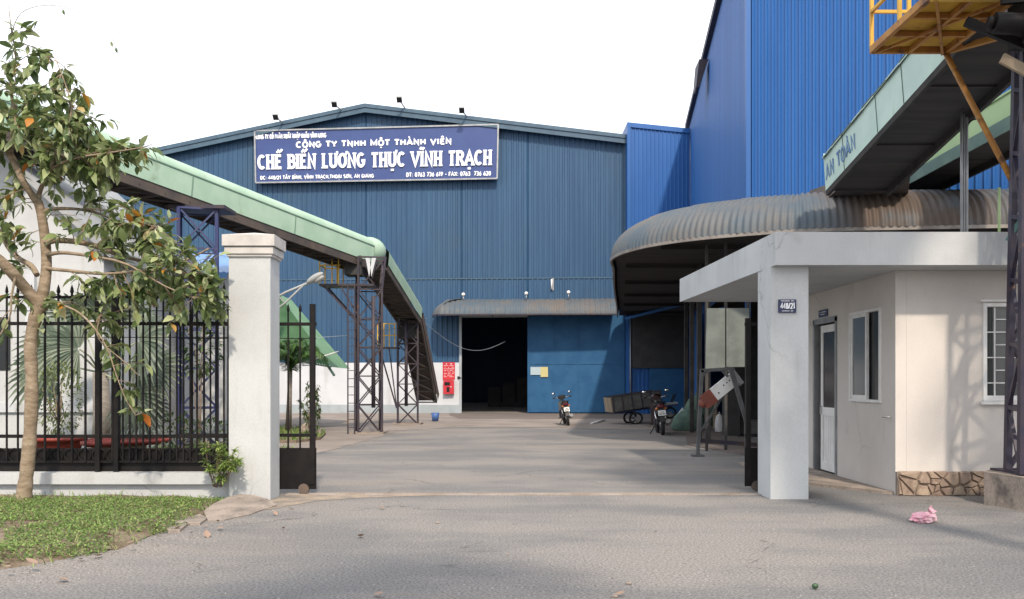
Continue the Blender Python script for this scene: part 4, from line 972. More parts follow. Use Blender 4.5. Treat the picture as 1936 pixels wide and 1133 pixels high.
sweep(m, [(p, s, u) for p, s, u in fr], [(HWc+.002,.50),(HWc+.018,.505),(HWc+.018,.53),(HWc+.002,.535)], False, True)
m.build('seams', mat('green_dark', (.14,.24,.18), rough=.6), cvy)
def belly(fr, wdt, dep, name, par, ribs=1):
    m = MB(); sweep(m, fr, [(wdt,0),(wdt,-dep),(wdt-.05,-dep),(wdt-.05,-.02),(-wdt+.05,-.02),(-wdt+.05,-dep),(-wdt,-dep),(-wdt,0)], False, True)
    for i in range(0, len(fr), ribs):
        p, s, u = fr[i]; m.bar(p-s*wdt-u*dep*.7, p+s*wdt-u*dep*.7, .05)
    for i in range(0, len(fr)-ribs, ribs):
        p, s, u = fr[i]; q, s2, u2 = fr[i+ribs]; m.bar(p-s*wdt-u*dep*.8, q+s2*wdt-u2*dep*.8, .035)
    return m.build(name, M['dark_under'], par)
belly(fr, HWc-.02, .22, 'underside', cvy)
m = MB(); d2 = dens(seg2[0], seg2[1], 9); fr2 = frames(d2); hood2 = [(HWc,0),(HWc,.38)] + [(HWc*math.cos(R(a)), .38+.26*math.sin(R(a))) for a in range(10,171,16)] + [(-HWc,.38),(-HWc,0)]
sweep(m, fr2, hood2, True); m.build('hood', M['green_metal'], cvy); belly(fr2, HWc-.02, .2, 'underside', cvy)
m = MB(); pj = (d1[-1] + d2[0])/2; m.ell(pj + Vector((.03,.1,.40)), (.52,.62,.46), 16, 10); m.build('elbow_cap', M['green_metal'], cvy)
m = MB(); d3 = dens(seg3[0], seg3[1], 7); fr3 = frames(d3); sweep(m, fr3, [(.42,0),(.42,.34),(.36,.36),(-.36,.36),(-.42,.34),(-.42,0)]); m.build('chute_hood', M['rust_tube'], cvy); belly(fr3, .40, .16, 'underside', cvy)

def sq(cx, cy, s, th_, z): return [(cx + s/2*(a*math.cos(th_)-b*math.sin(th_)), cy + s/2*(a*math.sin(th_)+b*math.cos(th_)), z) for a, b in ((-1,-1),(1,-1),(1,1),(-1,1))]
c1 = W(698,700,27.1); t1 = thing('lattice_tower', (c1.x, 27.1, 0), 'dark lattice tower with ladder and yellow-railed landing under the conveyor bend', 'tower')
zt1 = 4.3; lattice(t1, sq(c1.x, 27.1, .70, R(14), 0), sq(c1.x, 27.1, .70, R(14), zt1), 5, .06, .035, 'dark_steel')
m = MB(); m.box(c1.x-.5, c1.x+.5, 26.6, 27.6, 0, .05); m.build('base_plate', M['concrete_block'], t1)
m = MB()
T_ = sq(c1.x, 27.1, .70, R(14), zt1); U_ = sq(c1.x+.05, 27.1, .80, R(14), 5.25)
for i in range(4): m.bar(T_[i], U_[i], .06); m.bar(T_[i], U_[(i+1) % 4], .04); m.bar(U_[i], U_[(i+1) % 4], .05)
for q in ((690,490),(712,492)):
    m.bar(W(q[0], q[1], 26.7), W(702,527,26.7), .07)
m.build('head_frame', M['dark_steel'], t1)
m = MB(); a = W(652,520,26.9); b = W(684,484,26.9); m.box(a.x, b.x, 26.8, 27.5, a.z, b.z); m.build('hopper', M['dark_panel'], t1)
m = MB()
for x0, x1 in ((691,699),(703,711)): m.hexa([W(698,524,26.6), W(702,524,26.6), W(702,524,26.8), W(698,524,26.8), W(x0,488,26.6), W(x1,488,26.6), W(x1,488,26.8), W(x0,488,26.8)])
m.build('chutes', M['white_wall'], t1)
m = MB(); a = W(608,539,27); m.box(a.x, c1.x+.2, 26.65, 27.45, a.z-.06, a.z); m.bar((a.x+.1,26.7,a.z-.03), (c1.x-.3,26.8,a.z-1.15), .05); m.bar((a.x+.1,27.4,a.z-.03), (c1.x-.3,27.3,a.z-1.15), .05); m.bar((a.x+.6,26.7,a.z-.03), (c1.x-.3,26.8,a.z-.9), .04); m.build('landing', M['dark_steel'], t1)
m = MB(); 
for yy in (26.67, 27.43):
    for x in (609,632,644): X = W(x,540,27).x; m.bar((X,yy,a.z), (X,yy,a.z+1.05), .035)
    m.bar((a.x+.02,yy,a.z+.55), (a.x+.62,yy,a.z+.55), .035); m.bar((a.x+.02,yy,a.z+1.03), (a.x+.62,yy,a.z+1.03), .03)
m.bar((a.x+.02,26.67,a.z+.55), (a.x+.02,27.43,a.z+.55), .035); m.build('railing', M['yellow_steel'], t1)
m = MB(); xl = W(660,700,26.7).x
for x in (xl, xl+.2): m.bar((x,26.5,0), (x,26.5,a.z), .035)
z = .2
while z < a.z: m.bar((xl,26.5,z), (xl+.2,26.5,z), .022); z += .24
m.build('ladder', M['dark_steel'], t1)
c2 = W(771,700,32.7); t2 = thing('lattice_tower', (c2.x, 32.7, 0), 'shorter dark lattice tower with a yellow-railed side landing under the steep conveyor end', 'tower')
zt2 = W(771,612,32.7).z; lattice(t2, sq(c2.x,32.7,.72,R(6),0), sq(c2.x,32.7,.72,R(6),zt2), 5, .06, .035, 'dark_steel')
m = MB(); m.box(c2.x-.52, c2.x+.52, 32.2, 33.2, 0, .06); m.build('base_plate', M['concrete_block'], t2)
m = MB(); m.box(c2.x-.33, c2.x+.36, 32.5, 33.0, zt2-.55, zt2-.02); m.build('drive_box', M['dark_panel'], t2)
m = MB(); T_ = sq(c2.x,32.7,.72,R(6),zt2)
for q in T_: m.bar(q, Vector(q)+Vector((.02,0,.42)), .06)
m.build('head_frame', M['dark_steel'], t2)
m = MB(); a = W(714,657,32.6); m.box(a.x, c2.x-.3, 32.3, 33.0, a.z-.05, a.z); m.bar((a.x+.1,32.35,a.z-.03), (c2.x-.36,32.35,a.z-2.2), .05); m.bar((a.x+.45,32.35,a.z-.03), (c2.x-.36,32.35,a.z-2.2), .04); m.build('landing', M['dark_steel'], t2)
m = MB()
for x in (716,728,738,748): X = W(x,650,32.6).x; m.bar((X,32.33,a.z), (X,32.33,a.z+.85), .032)
for dz in (.42,.84): m.bar((a.x+.02,32.33,a.z+dz), (c2.x-.3,32.33,a.z+dz), .034)
m.build('railing', M['yellow_steel'], t2)
m = MB(); m.tube([W(768,600,32.2), W(768,768,32.2)], .06); m.build('down_pipe', M['dark_steel'], t2)
m = MB(); m.tube([W(706,560,26.6), W(706,771,26.6)], .06); m.build('down_pipe', M['dark_steel'], t1)
c3 = W(375,700,21.4); t3 = thing('lattice_tower', (c3.x, 21.4, 0), 'navy blue lattice tower behind the fence carrying the upper conveyor', 'tower')
zt3 = W(375,400,21.4).z
lattice(t3, sq(c3.x,21.4,.84,R(18),0), sq(c3.x,21.4,.84,R(18),zt3), 6, .075, .04, 'navy_steel')
m = MB(); m.box(c3.x-.55, c3.x+.75, 21.0, 21.9, zt3, zt3+.08); m.build('head_plate', M['dark_steel'], t3)

# cables
tag(MB().tube([W(796,604,33).lerp(W(955,646,42), i/14) - Vector((0,0,.75*math.sin(math.pi*i/14)**1)) + Vector((0,0,.0)) for i in range(15)], .009, 5).build('sagging_cable', M['grey_band']), 'white cable sagging from the steep conveyor end to the door opening', 'cable')
tag(MB().tube([W(582,640,24), W(690,632,30), W(760,618,33), W(822,597,42)], .008, 5).build('long_cable', M['grey_band']), 'thin white cable running from the green roof corner past the towers to the door awning', 'cable')
tag(MB().tube([W(640,665,28).lerp(W(560,690,26), i/6) for i in range(7)], .022, 5).build('white_pole', M['white_paint']), 'short white pole sticking out of the green shed roof', 'pole')

# ================================================================== GREEN SHED ROOF
gr = thing('green_shed', (-8.4,27.5,0), 'open shed with a steep green ribbed roof behind the small palm', 'shed')
a, b, c = W(527,556,32), W(626,694,29.2), W(420,660,29.2); cb = W(430,556,32)
m = MB(); n = 44; vs = []
for i in range(n*2+1):
    f = i/(n*2); o = Vector((0,-.06,.05))*(i % 2)
    vs += [cb.lerp(a, f) + o, c.lerp(b, f) + o]
m.add(vs, [(2*i,2*i+1,2*i+3,2*i+2) for i in range(n*2)])
m.add([a, b, b+Vector((-.2,4.5,0)), a+Vector((-.1,2.2,0))], [(0,1,2,3)]); m.build('roof', mat('shed_green', (.13,.27,.15), (.19,.33,.20), 2, .6), gr)
m = MB(); m.bar(a, W(632,710,29.1), .06); m.bar(c, b, .05); m.build('trim', mat('green_trim', (.10,.19,.13), rough=.6), gr)
for x in (495,440): p = W(x,690,29.4); MB().bar((p.x,p.y,0), (p.x,p.y,p.z+.2), .08).build('post', M['galv'], gr)
MB().bar(W(600,690,30), W(600,690,30)+Vector((-.6,.5,-.01)), .04).build('purlin', M['galv'], gr)

# ================================================================== HOUSES BEHIND THE FENCE
wh2 = thing('white_house', (-11,18,0), 'white plastered house with a steep grey gable edge beyond the fence', 'house')
Yh = 18.0; g = [W(-420,-60,Yh), W(196,470,Yh)]
lft = W(-420,0,Yh).x; rgt = W(196,0,Yh).x; zr_ = W(0,292,Yh).z; sl = (W(0,292,Yh).z - W(100,384,Yh).z)/(W(100,0,Yh).x - W(0,0,Yh).x); zat = lambda X: zr_ - (X - W(0,0,Yh).x)*sl
apex = W(-160,0,Yh).x
m = MB(); m.prism([(apex*2-rgt,Yh,0),(rgt,Yh,0),(rgt,Yh,zat(rgt)),(apex,Yh,zat(apex)),(apex*2-rgt,Yh,zat(rgt))], (0,6,0)); m.build('walls', M['plaster'], wh2)
m = MB()
for s in (1,-1):
    e = apex + s*(rgt-apex+.25)
    m.hexa([(apex,Yh-.25,zat(apex)+.02),(e,Yh-.25,zat(rgt+.25)+.02),(e,Yh+6,zat(rgt+.25)+.02),(apex,Yh+6,zat(apex)+.02)] + [(apex,Yh-.25,zat(apex)+.22),(e,Yh-.25,zat(rgt+.25)+.22),(e,Yh+6,zat(rgt+.25)+.22),(apex,Yh+6,zat(apex)+.22)])
m.build('roof', mat('roof_grey', (.30,.31,.32), (.24,.25,.26), 2, .7), wh2)
m = MB(); x = W(61,0,Yh).x; m.box(x-.09, x+.09, Yh-.10, Yh-.002, 0, W(0,520,Yh).z); m.box(-20, rgt+.02, Yh-.06, Yh-.003, W(0,772,Yh).z-.08, W(0,762,Yh).z); m.build('pilaster', M['white_wall'], wh2)
a, b = W(-40,700,Yh), W(20,600,Yh); m = MB(); m.box(a.x, b.x, Yh-.02, Yh-.004, a.z, b.z); m.build('window', M['glass_dark'], wh2)
lb = thing('low_house', (-9.5,23.5,0), 'low white house with a bright blue sheet roof behind the fan palm', 'house')
Yb = 23.5; x0, x1 = W(110,0,Yb).x, W(432,0,Yb).x; ze = W(0,518,Yb).z
MB().box(x0, x1, Yb, Yb+4.5, 0, ze).build('walls', M['plaster'], lb)
m = MB(); n = 30; vs = []
for i in range(2*n+1): 
    X = x0-.3 + (x1-x0+.4)*i/(2*n); o = .03*(i % 2); vs += [(X, Yb-.45, ze-.02+o), (X, Yb+4.9, ze+1.25+o)]
m.add(vs, [(2*i,2*i+2,2*i+3,2*i+1) for i in range(2*n)]); m.box(x0-.3, x1+.1, Yb-.47, Yb-.43, ze-.16, ze-.02); m.build('roof', M['blue_roof'], lb)
MB().box(x0, x1+.01, Yb-.05, Yb-.002, 0, .55).build('skirting', M['grey_band'], lb)
a, b = W(300,760,Yb), W(332,640,Yb); m = MB(); m.box(a.x, b.x, Yb-.03, Yb-.003, a.z, b.z); m.build('window', M['glass_dark'], lb)

# ================================================================== RIGHT: CONVEYORS, PLATFORM, STEEL TOWER
def hooded(name, label, p0, p1, w_, h_, roof_h, m_side, m_roof, under):
    """box conveyor; p0, p1: bottom edge of the side facing the yard (far, near)"""
    t = thing(name, (p0.x + w_/2, p0.y, 0), label, 'conveyor'); n = 12; pts = dens(p0 + Vector((w_/2,0,0)), p1 + Vector((w_/2,0,0)), n); fr = frames(pts)
    sgn = 1 if fr[0][1].x > 0 else -1; k = w_/2
    m = MB(); sweep(m, fr, [(-sgn*k,0),(-sgn*k,h_),(-sgn*k,h_-.001)][:2]); sweep(m, fr, [(sgn*k,0),(sgn*k,h_)]); m.build('side_panel', m_side, t)
    m = MB(); sweep(m, fr, [(-sgn*(k+.03),h_-.02),(-sgn*(k+.03),h_+.02),(-sgn*k*.75,h_+roof_h),(sgn*k*.75,h_+roof_h),(sgn*(k+.03),h_+.02),(sgn*(k+.03),h_-.02)]); m.build('roof_cover', m_roof, t)
    m = MB(); sweep(m, fr, [(-k+.01,.03),(k-.01,.03)])
    for p, s, u in fr[::4]: m.bar(p-s*(k-.012)+u*.02, p+s*(k-.012)+u*.02, .04)
    for s_ in (-1, 1): sweep(m, fr, [(s_*(k-.004),-.10),(s_*(k-.004),.03),(s_*(k-.07),.03),(s_*(k-.07),-.10)], False, True)
    m.build('underside', under, t)
    m = MB(); p, s, u = fr[0]; m.add([p-s*k, p+s*k, p+s*k+u*(h_+roof_h*.6), p-s*k+u*(h_+roof_h*.6)], [(0,1,2,3)]); p, s, u = fr[-1]; m.add([p-s*k, p+s*k, p+s*k+u*(h_+roof_h*.6), p-s*k+u*(h_+roof_h*.6)], [(0,1,2,3)]); m.build('end_panel', m_side, t)
    return t, fr, sgn
q0 = W(1561,361,17.2); q1 = Vector((q0.x, 11.3, q0.z + .176*(17.2-11.3)))
rc, fr, sgn = hooded('covered_conveyor', 'pale green boxed conveyor with blue letters rising over the guardhouse roof', q0, q1, 1.22, .66, .16, M['pale_green'], M['pale_green'], M['under_shade'])
m = MB()
for i in (2,5,7,10):
    p, s, u = fr[i]; e = p - s*sgn*(.61+.004); m.bar(e + u*.0, e + u*.66, .012)
p, s, u = fr[0]
for i in range(12):
    pa, pb = fr[i][0] - s*sgn*.645 + u*(.66 + .02*((i*5) % 3)-.02), fr[i+1][0] - s*sgn*.645 + u*(.66+.02*((i*5) % 3)-.02); m.bar(pa, pb, .012, .012)
m.build('seams', mat('seam_dark', (.10,.13,.11), rough=.7), rc)
m = MB(); p, s, u = fr[0]; tdir = (fr[1][0]-fr[0][0]).normalized(); base = p - s*sgn*.614 + u*.16 + tdir*.07
text_into(m, 'AN TOÀN', lambda a, b, d: base + tdir*a + u*b - s*sgn*d, .30, 1.5, stroke=.15, proud=.004); m.build('lettering', mat('faded_blue', (.06,.13,.30), (.16,.26,.36), 6, .7), rc)
g0 = Vector((8.62,20.6,5.95)); g1 = Vector((8.35,12.6,5.95))
rc2, fr, sgn = hooded('second_conveyor', 'level olive green conveyor behind the pale green one, at the tall hall', g0, g1, 1.1, .52, .12, M['olive_green'], M['olive_green'], M['under_shade'])
m = MB(); sweep(m, [(p, s, u) for p, s, u in fr], [(-sgn*.58,-.14),(-sgn*.58,.10),(-sgn*.56,.10),(-sgn*.56,-.14)], False, True); m.build('side_beam', mat('dull_green', (.11,.17,.14), (.08,.13,.11), 2, .7), rc2)
m = MB(); m.hexa([(6.5,18.9,5.3),(8.3,18.9,5.3),(8.3,20.6,5.3),(6.5,20.6,5.3),(6.7,17.6,5.6),(7.8,17.6,5.6),(8.0,20.2,5.85),(6.7,20.2,5.85)]); m.build('transfer_hopper', M['dark_under'], rc2)

# yellow landing under the frame's upper edge
Pf0, Pf1, Pn1, Pn0 = Vector((4.88,12.2,6.05)), Vector((5.89,12.2,6.05)), Vector((5.89,10.45,6.05)), Vector((4.88,10.45,6.05))
yp = thing('yellow_platform', (5.2,11.0,5.8), 'yellow steel landing with ribbed floor and railing high above the guardhouse', 'platform')
m = MB(); n = 34; vs = []
for i in range(2*n+1):
    y = 10.46 + 1.73*i/(2*n); o = .018*(i % 2); vs += [(4.89,y,6.08+o),(5.88,y,6.08+o)]
m.add(vs, [(2*i,2*i+2,2*i+3,2*i+1) for i in range(2*n)]); m.build('floor', M['yellow_steel'], yp)
m = MB()
for a, b in ((Pf0,Pf1),(Pf1,Pn1),(Pn0,Pf0)): m.bar(a, b, .06, .09)
for k in (.33,.66): m.bar(Pf0.lerp(Pn0,k)-Vector((0,0,.01)), Pf1.lerp(Pn1,k)-Vector((0,0,.01)), .05, .06)
m.bar(Pf0.lerp(Pf1,.5)-Vector((0,0,.02)), Pn0.lerp(Pn1,.5)-Vector((0,0,.02)), .05, .06)
m.bar(Pf0.lerp(Pf1,.05)-Vector((0,0,.035)), Pn0.lerp(Pn1,.95)-Vector((0,0,.035)), .035); m.bar(Pf1.lerp(Pf0,.05)-Vector((0,0,.055)), Pn1.lerp(Pn0,.95)-Vector((0,0,.055)), .035)
m.build('frame', M['orange_steel'], yp)
MB().bar(Pn0, Pn1, .08, .14).build('edge_beam', M['yellow_steel'], yp)
m = MB()
for P_ in (Pf0, Pf0.lerp(Pn0,.5), Pn0, Pf0.lerp(Pf1,.5)): m.bar(P_+Vector((0,0,.04)), P_+Vector((0,0,1.05)), .045)
for z in (.52,1.03):
    m.bar(Pf0+Vector((0,0,z)), Pn0+Vector((0,0,z)), .04); m.bar(Pf0+Vector((0,0,z)), Pf0.lerp(Pf1,.5)+Vector((0,0,z)), .04)
m.build('railing', M['yellow_steel'], yp)
MB().tube([Pf1+Vector((0,0,-.05)), Vector((6.40,11.45,4.05))], .038, 8).build('brace', M['orange_steel'], yp)
MB().tube([Pf1+Vector((0,0,-.05)), Vector((6.3,11.2,6.4))], .03, 8).build('brace', M['orange_steel'], yp)
MB().bar(Pf1+Vector((0,0,-.02)), Vector((6.42,11.45,6.0)), .07).build('brace', M['orange_steel'], yp)

st = thing('steel_tower', (6.6,11.2,.45), 'dark purple lattice steel tower standing on a rough concrete block', 'tower')
def vtx(x0, y0, x1, y1, Y): return W(x0, y0, Y), W(x1, y1, Y)
fa, fb = vtx(1905,908,1923,0,11.45); ga, gb = vtx(1931,908,1937,0,10.95)
B_ = [fa, ga, ga+Vector((.62,.18,0)), fa+Vector((.62,.18,0))]; T_ = [fb, gb, gb+Vector((.5,.15,0)), fb+Vector((.5,.15,0))]
for k_ in range(4): B_[k_] = Vector((B_[k_].x, B_[k_].y, .42)); 
T_ = [B_[k_] + (T_[k_]-B_[k_])*1.35 for k_ in range(4)]
for b, t in zip(B_, T_): MB().bar(b, t, .075).build('leg', M['purple_steel'], st)
m = MB(); lv = 10
for i in range(4):
    j = (i+1) % 4
    for k in range(lv):
        a, b = k/lv, (k+1)/lv; p0_, p1_ = B_[i].lerp(T_[i], a), B_[j].lerp(T_[j], a); q0_, q1_ = B_[i].lerp(T_[i], b), B_[j].lerp(T_[j], b)
        m.bar(p0_, p1_, .05); m.bar(*( (p0_, q1_) if k % 2 else (p1_, q0_) ), .045)
m.build('bracing', M['purple_steel'], st)
m = MB(); m.box(6.22, 7.3, 10.85, 11.7, .40, .43); m.build('base_plate', M['purple_steel'], st)
m = MB(); m.box(6.02, 8.5, 11.0, 13.4, 6.45, 6.62)
m.bar((5.9,11.9,6.42),(7.2,11.1,5.75), .12, .16); m.bar((5.75,11.2,6.3),(7.3,10.9,5.55), .10, .14); m.bar((6.1,12.6,6.35),(7.6,11.9,6.15), .1); m.build('head_beams', M['purple_steel'], st)
m = MB(); m.bar((5.55,10.2,5.88),(6.6,10.15,5.95), .06, .10); m.tube([(5.55,10.35,5.68),(6.0,10.3,5.64)], [.12,.12], 16); m.tube([(5.48,10.36,5.69),(5.55,10.35,5.68)], .07, 12); m.box(5.95,6.9,10.1,10.8,5.52,6.3); m.bar((5.9,10.3,5.5),(6.9,10.6,5.2), .10, .12); m.bar((5.35,10.6,5.80),(6.4,10.5,5.30), .07, .10); m.build('drive_motor', M['black_iron'], st)
MB().bar((5.72,10.5,5.33),(6.15,10.5,5.10), .04, .12).build('plank', M['wood_pale'], st)
MB().bar((6.35,11.5,3.35),(6.62,11.1,4.1), .06).build('knee_brace', mat('teal_steel', (.05,.12,.12), rough=.6), st)
m = MB(); pts_ = [(6.16,10.62),(5.97,11.38),(6.3,11.78),(8.2,11.8),(8.2,10.4)]
n = len(pts_); m.add([(x-.0, y-.0, -.02) for x, y in pts_] + [(x+(.02 if x < 6 else 0), y+.03, .40+.01*(i % 2)) for i, (x, y) in enumerate(pts_)], [tuple(range(n,2*n))] + [(i, (i+1) % n, n+(i+1) % n, n+i) for i in range(n)])
tag(m.build('concrete_footing', M['concrete_block']), 'rough stained concrete block under the steel tower', 'footing')

# poles and hooks rising from the guardhouse roof
t = thing('vent_poles', (7.0,14,3.5), 'bundle of thin grey upright pipes on the guardhouse roof slab', 'pipes')
for x, yt in ((1818,205),(1823,215),(1828,222)): MB().tube([W(x,440,14), W(x,yt,14)], .022 if x != 1823 else .016).build('pipe', M['galv'], t)
MB().tube([Vector((W(1828,0,14).x, 14, W(0,262,14).z))] + [W(1846+18*math.cos(R(a)), 245+20*-math.sin(R(a)), 14) for a in range(170,-20,-20)], .014).build('hoop', M['black_iron'], t)
tag(MB().tube([W(1889,440,13.6), W(1889,355,13.6)], .02).build('thin_pipe', M['olive_green']), 'thin green pipe standing on the guardhouse roof beside the steel tower', 'pipe')

# ================================================================== BARRIER GATE
Yb = 18.6; t = thing('boom_barrier', (W(1345,0,Yb).x, Yb, 0), 'raised white barrier arm with a red tip on a rusty steel frame', 'barrier')
m = MB(); m.bar(W(1319,863,Yb), W(1327,700,Yb), .07); m.bar(W(1325,701,Yb), W(1388,697,Yb), .07); m.bar(W(1382,698,Yb), W(1412,800,Yb), .08); m.bar(W(1411,790,Yb), W(1411,845,Yb), .07)
m.bar(W(1326,815,Yb+.1), W(1390,712,Yb+.1), .04); m.bar(W(1328,712,Yb), W(1338,700,Yb), .05); m.bar(W(1365,700,Yb), W(1376,712,Yb), .05)
p = W(1319,864,Yb); m.box(p.x-.12, p.x+.12, p.y-.1, p.y+.1, .0, .04); m.build('frame', M['frame_grey'], t)
MB().bar(W(1322,833,Yb+.2), W(1440,842,Yb+.2), .05, .08).build('base_rail', M['dark_steel'], t)
a, b = W(1330,762,Yb-.05), W(1392,712,Yb+.15); dB = (b-a).normalized(); nB = Vector((0,-1,0)); uB = dB.cross(nB).normalized(); uB = uB if uB.z > 0 else -uB
def armbox(m, f0, f1, hw=.14, o=0):
    p, q = a.lerp(b, f0), a.lerp(b, f1); m.obox((p+q)/2, (q-p)/2, nB*(.05+o), uB*(hw+o))
m = MB(); armbox(m, .30, .93); arm = m.build('boom', M['white_paint'], t)
m = MB(); armbox(m, .0, .30, .145, .004); m.ell(a, (.1,.056,.1)); m.build('red_tip', mat('rust_red', (.22,.055,.035), (.17,.05,.035), 5, .6), arm)
m = MB(); armbox(m, .93, 1.05, .17, .02); m.build('clamp', M['galv'], t)
m = MB(); 
for f in (.42,.62,.72,.8): p = a.lerp(b, f) + uB*.03*(1 if f > .5 else -1); m.tube([p+nB*.051, p+nB*.056], .016, 8)
m.build('bolts', M['black'], arm)

# ================================================================== UNDER THE AWNING: panels, sacks, boards
t = thing('leaning_panels', (W(1372,0,20).x, 20, 0), 'pair of weathered grey panels hung beneath the curved awning', 'panel')
p, q = W(1334,697,20.0), W(1371,583,20.0); m = MB(); m.hexa([(p.x,20,p.z),(q.x,20,p.z),(q.x,20.06,p.z),(p.x,20.06,p.z),(p.x+.03,20,q.z),(q.x,20,q.z),(q.x,20.06,q.z),(p.x+.03,20.06,q.z)]); m.build('sheet', M['grey_panel'], t)
p, q = W(1373,694,20.0), W(1416,583,20.0); m = MB(); m.hexa([(p.x,19.98,p.z),(q.x,19.98,p.z),(q.x,20.04,p.z),(p.x,20.04,p.z),(p.x,19.98,q.z),(q.x,19.98,q.z),(q.x,20.04,q.z),(p.x,20.04,q.z)]); m.build('sheet', M['grey_panel'], t)
m = MB()
for x in (1336,1372,1415): m.box(W(x,0,20.1).x-.03, W(x,0,20.1).x+.03, 20.07, 20.13, 0, ZA)
m.build('post', M['post_dark'], t)
def sack(c, r, label, m_, tie=True, grp=None, rot=0):
    t = thing('sack', c, label, 'sack', grp); mb = MB(); prof = [(.0,0),(.85,.0),(1.0,.12),(1.02,.35),(.9,.65),(.6,.88),(.22,.97),(.10,1.0),(.16,1.08),(.0,1.06)]
    nn_ = 16; vs = []
    for i, (rr_, z) in enumerate(prof):
        for k in range(nn_):
            q = 2*math.pi*k/nn_; wv = 1 + .08*math.sin(3*q+i+rot) + .04*math.sin(7*q+2*i)
            vs.append(Vector(c) + Vector((r[0]*rr_*wv*math.cos(q) + z*.12*r[2]*math.sin(rot), r[1]*rr_*wv*math.sin(q), r[2]*z)))
    mb.add(vs, [(i*nn_+k, i*nn_+(k+1) % nn_, (i+1)*nn_+(k+1) % nn_, (i+1)*nn_+k) for i in range(len(prof)-1) for k in range(nn_)], True)
    mb.build('bag', M[m_], t)
    MB().torus(Vector(c)+Vector((z*.0+.11*r[2]*math.sin(rot),0,r[2]*.97)), (0,0,1), .13*r[0], .012).build('tie', M['rubber'], t)
g_ = lambda x, y: GP(x, y)
sack(g_(1301,816), (.50,.36,.72), 'slumped green woven sack nearest the red motorcycle', 'sack_green', rot=2)
sack(g_(1314,810), (.42,.34,1.10), 'taller green woven sack leaning behind the barrier frame', 'sack_green', rot=.5)
sack(g_(1337,806), (.30,.3,1.05), 'tall dull green sack standing against the awning posts', 'sack_green', rot=1.5)
c = g_(1360,818); sack(c, (.14,.14,.58), 'slim white plastic sack between the pale boards', 'sack_white')
sack(g_(1397,824), (.24,.22,.6), 'dark stuffed sack beside the dark box behind the barrier', 'dark_panel', rot=1)
c = g_(1291,808); tag(MB().obox(c+Vector((0,0,.35)), Vector((.09,0,.12)), Vector((0,.04,0)), Vector((-.10,0,.2))).build('white_board', M['white_paint']), 'small white board leaning behind the red motorcycle', 'board')
for x, y, hgt, lab in ((1352,812,1.0,'short pale upright board left of the slim white sack'.replace('left of','beside')+', the shorter one'), (1374,822,1.5,'tall pale upright board behind the barrier arm, the longer one')):
    c = g_(x, y); m = MB(); m.obox(c+Vector((0,0,hgt/2)), Vector((.05,0,0)), Vector((0,.02,0)), Vector((.03,.05,hgt/2))); tag(m.build('board', M['wood_pale']), lab, 'board')
c = g_(1388,826); t = thing('dark_cabinet', c, 'dark upright box standing behind the barrier frame', 'cabinet'); m = MB(); m.box(c.x-.22, c.x+.16, c.y, c.y+.5, 0, 1.4); m.build('body', M['dark_panel'], t); MB().box(c.x-.24, c.x+.18, c.y-.02, c.y+.52, 1.4, 1.44).build('top', M['dark_wood'], t)

# ================================================================== CART
c = GP(1202,803); t = thing('cargo_cart', (0,0,0), 'grey panelled cargo cart with a tilted bed parked before the blue annex', 'cart')
L2, Wd, Hh = 1.0, .55, .30
m = MB()
for s in (-1, 1): m.box(-L2, L2, s*Wd-.015, s*Wd+.015, .75, 1.38)
for s in (-1, 1): m.box(s*L2-.015, s*L2+.015, -Wd, Wd, .75, 1.38)
m.box(-L2, L2, -Wd, Wd, .72, .749); m.build('bed', M['cart_grey'], t)
m = MB()
for s in (-1, 1):
    for i in range(6): x = -L2+.03+(2*L2-.06)*i/5; m.box(x-.025, x+.025, s*Wd+(.016 if s > 0 else -.046), s*Wd+(.046 if s > 0 else -.016), .72, 1.40)
    m.box(-L2, L2, s*Wd-.03, s*Wd+.03, 1.381, 1.42)
m.build('ribs', M['dark_steel'], t)
m = MB(); m.box(-L2-.05, -L2-.018, -Wd, Wd, .72, 1.38); m.build('tailboard', M['wood_pale'], t)
for s in (-1, 1):
    m = MB(); m.torus((-.1, s*.42, .29), (0,1,0), .25, .045, 22, 8); wh_ = m.build('wheel', M['rubber'], t)
    m = MB(); m.tube([(-.1, s*.42-.05, .29),(-.1, s*.42+.05, .29)], .06, 10)
    for k in range(6): q = k*math.pi/3; m.bar((-.1, s*.42, .29), (-.1+.22*math.cos(q), s*.42, .29+.22*math.sin(q)), .018)
    m.build('rim', M['galv'], wh_)
m = MB(); m.bar((-.1,-.42,.29),(-.1,.42,.29), .05); m.bar((-.9,-.3,.66),(1.7,-.3,.62), .06); m.bar((-.9,.3,.66),(1.7,.3,.62), .06); m.bar((-.1,-.3,.3),(-.1,-.3,.66), .05); m.bar((-.1,.3,.3),(-.1,.3,.66), .05); m.bar((1.7,-.3,.62),(1.7,.3,.62), .05); m.build('chassis', M['navy_steel'], t)
m = MB(); m.torus((1.45,0,.27), (0,1,0), .23, .045, 22, 8); fw = m.build('wheel', M['rubber'], t)
m = MB(); m.tube([(1.45,-.05,.27),(1.45,.05,.27)], .07, 10); m.build('rim', M['galv'], fw)
m = MB(); m.box(.75, 1.25, -.22, .22, .3, .60); m.ell((1.0,0,.5), (.2,.24,.16)); m.build('engine', M['dark_steel'], t)
m = MB(); m.box(.6, 1.75, -.25, .25, .66, .74); m.build('seat_board', M['grey_band'], t)
m = MB(); m.bar((1.45,.1,.5),(1.75,.1,1.1), .04); m.bar((1.45,-.1,.5),(1.75,-.1,1.1), .04); m.tube([(1.72,-.38,1.12),(1.75,0,1.08),(1.72,.38,1.12)], .018); m.build('handlebar', M['black_iron'], t)
t.location = (c.x+.1, c.y+.6, 0); t.rotation_euler = (0, R(-8), R(8)); t.scale = (.92,.95,.80)

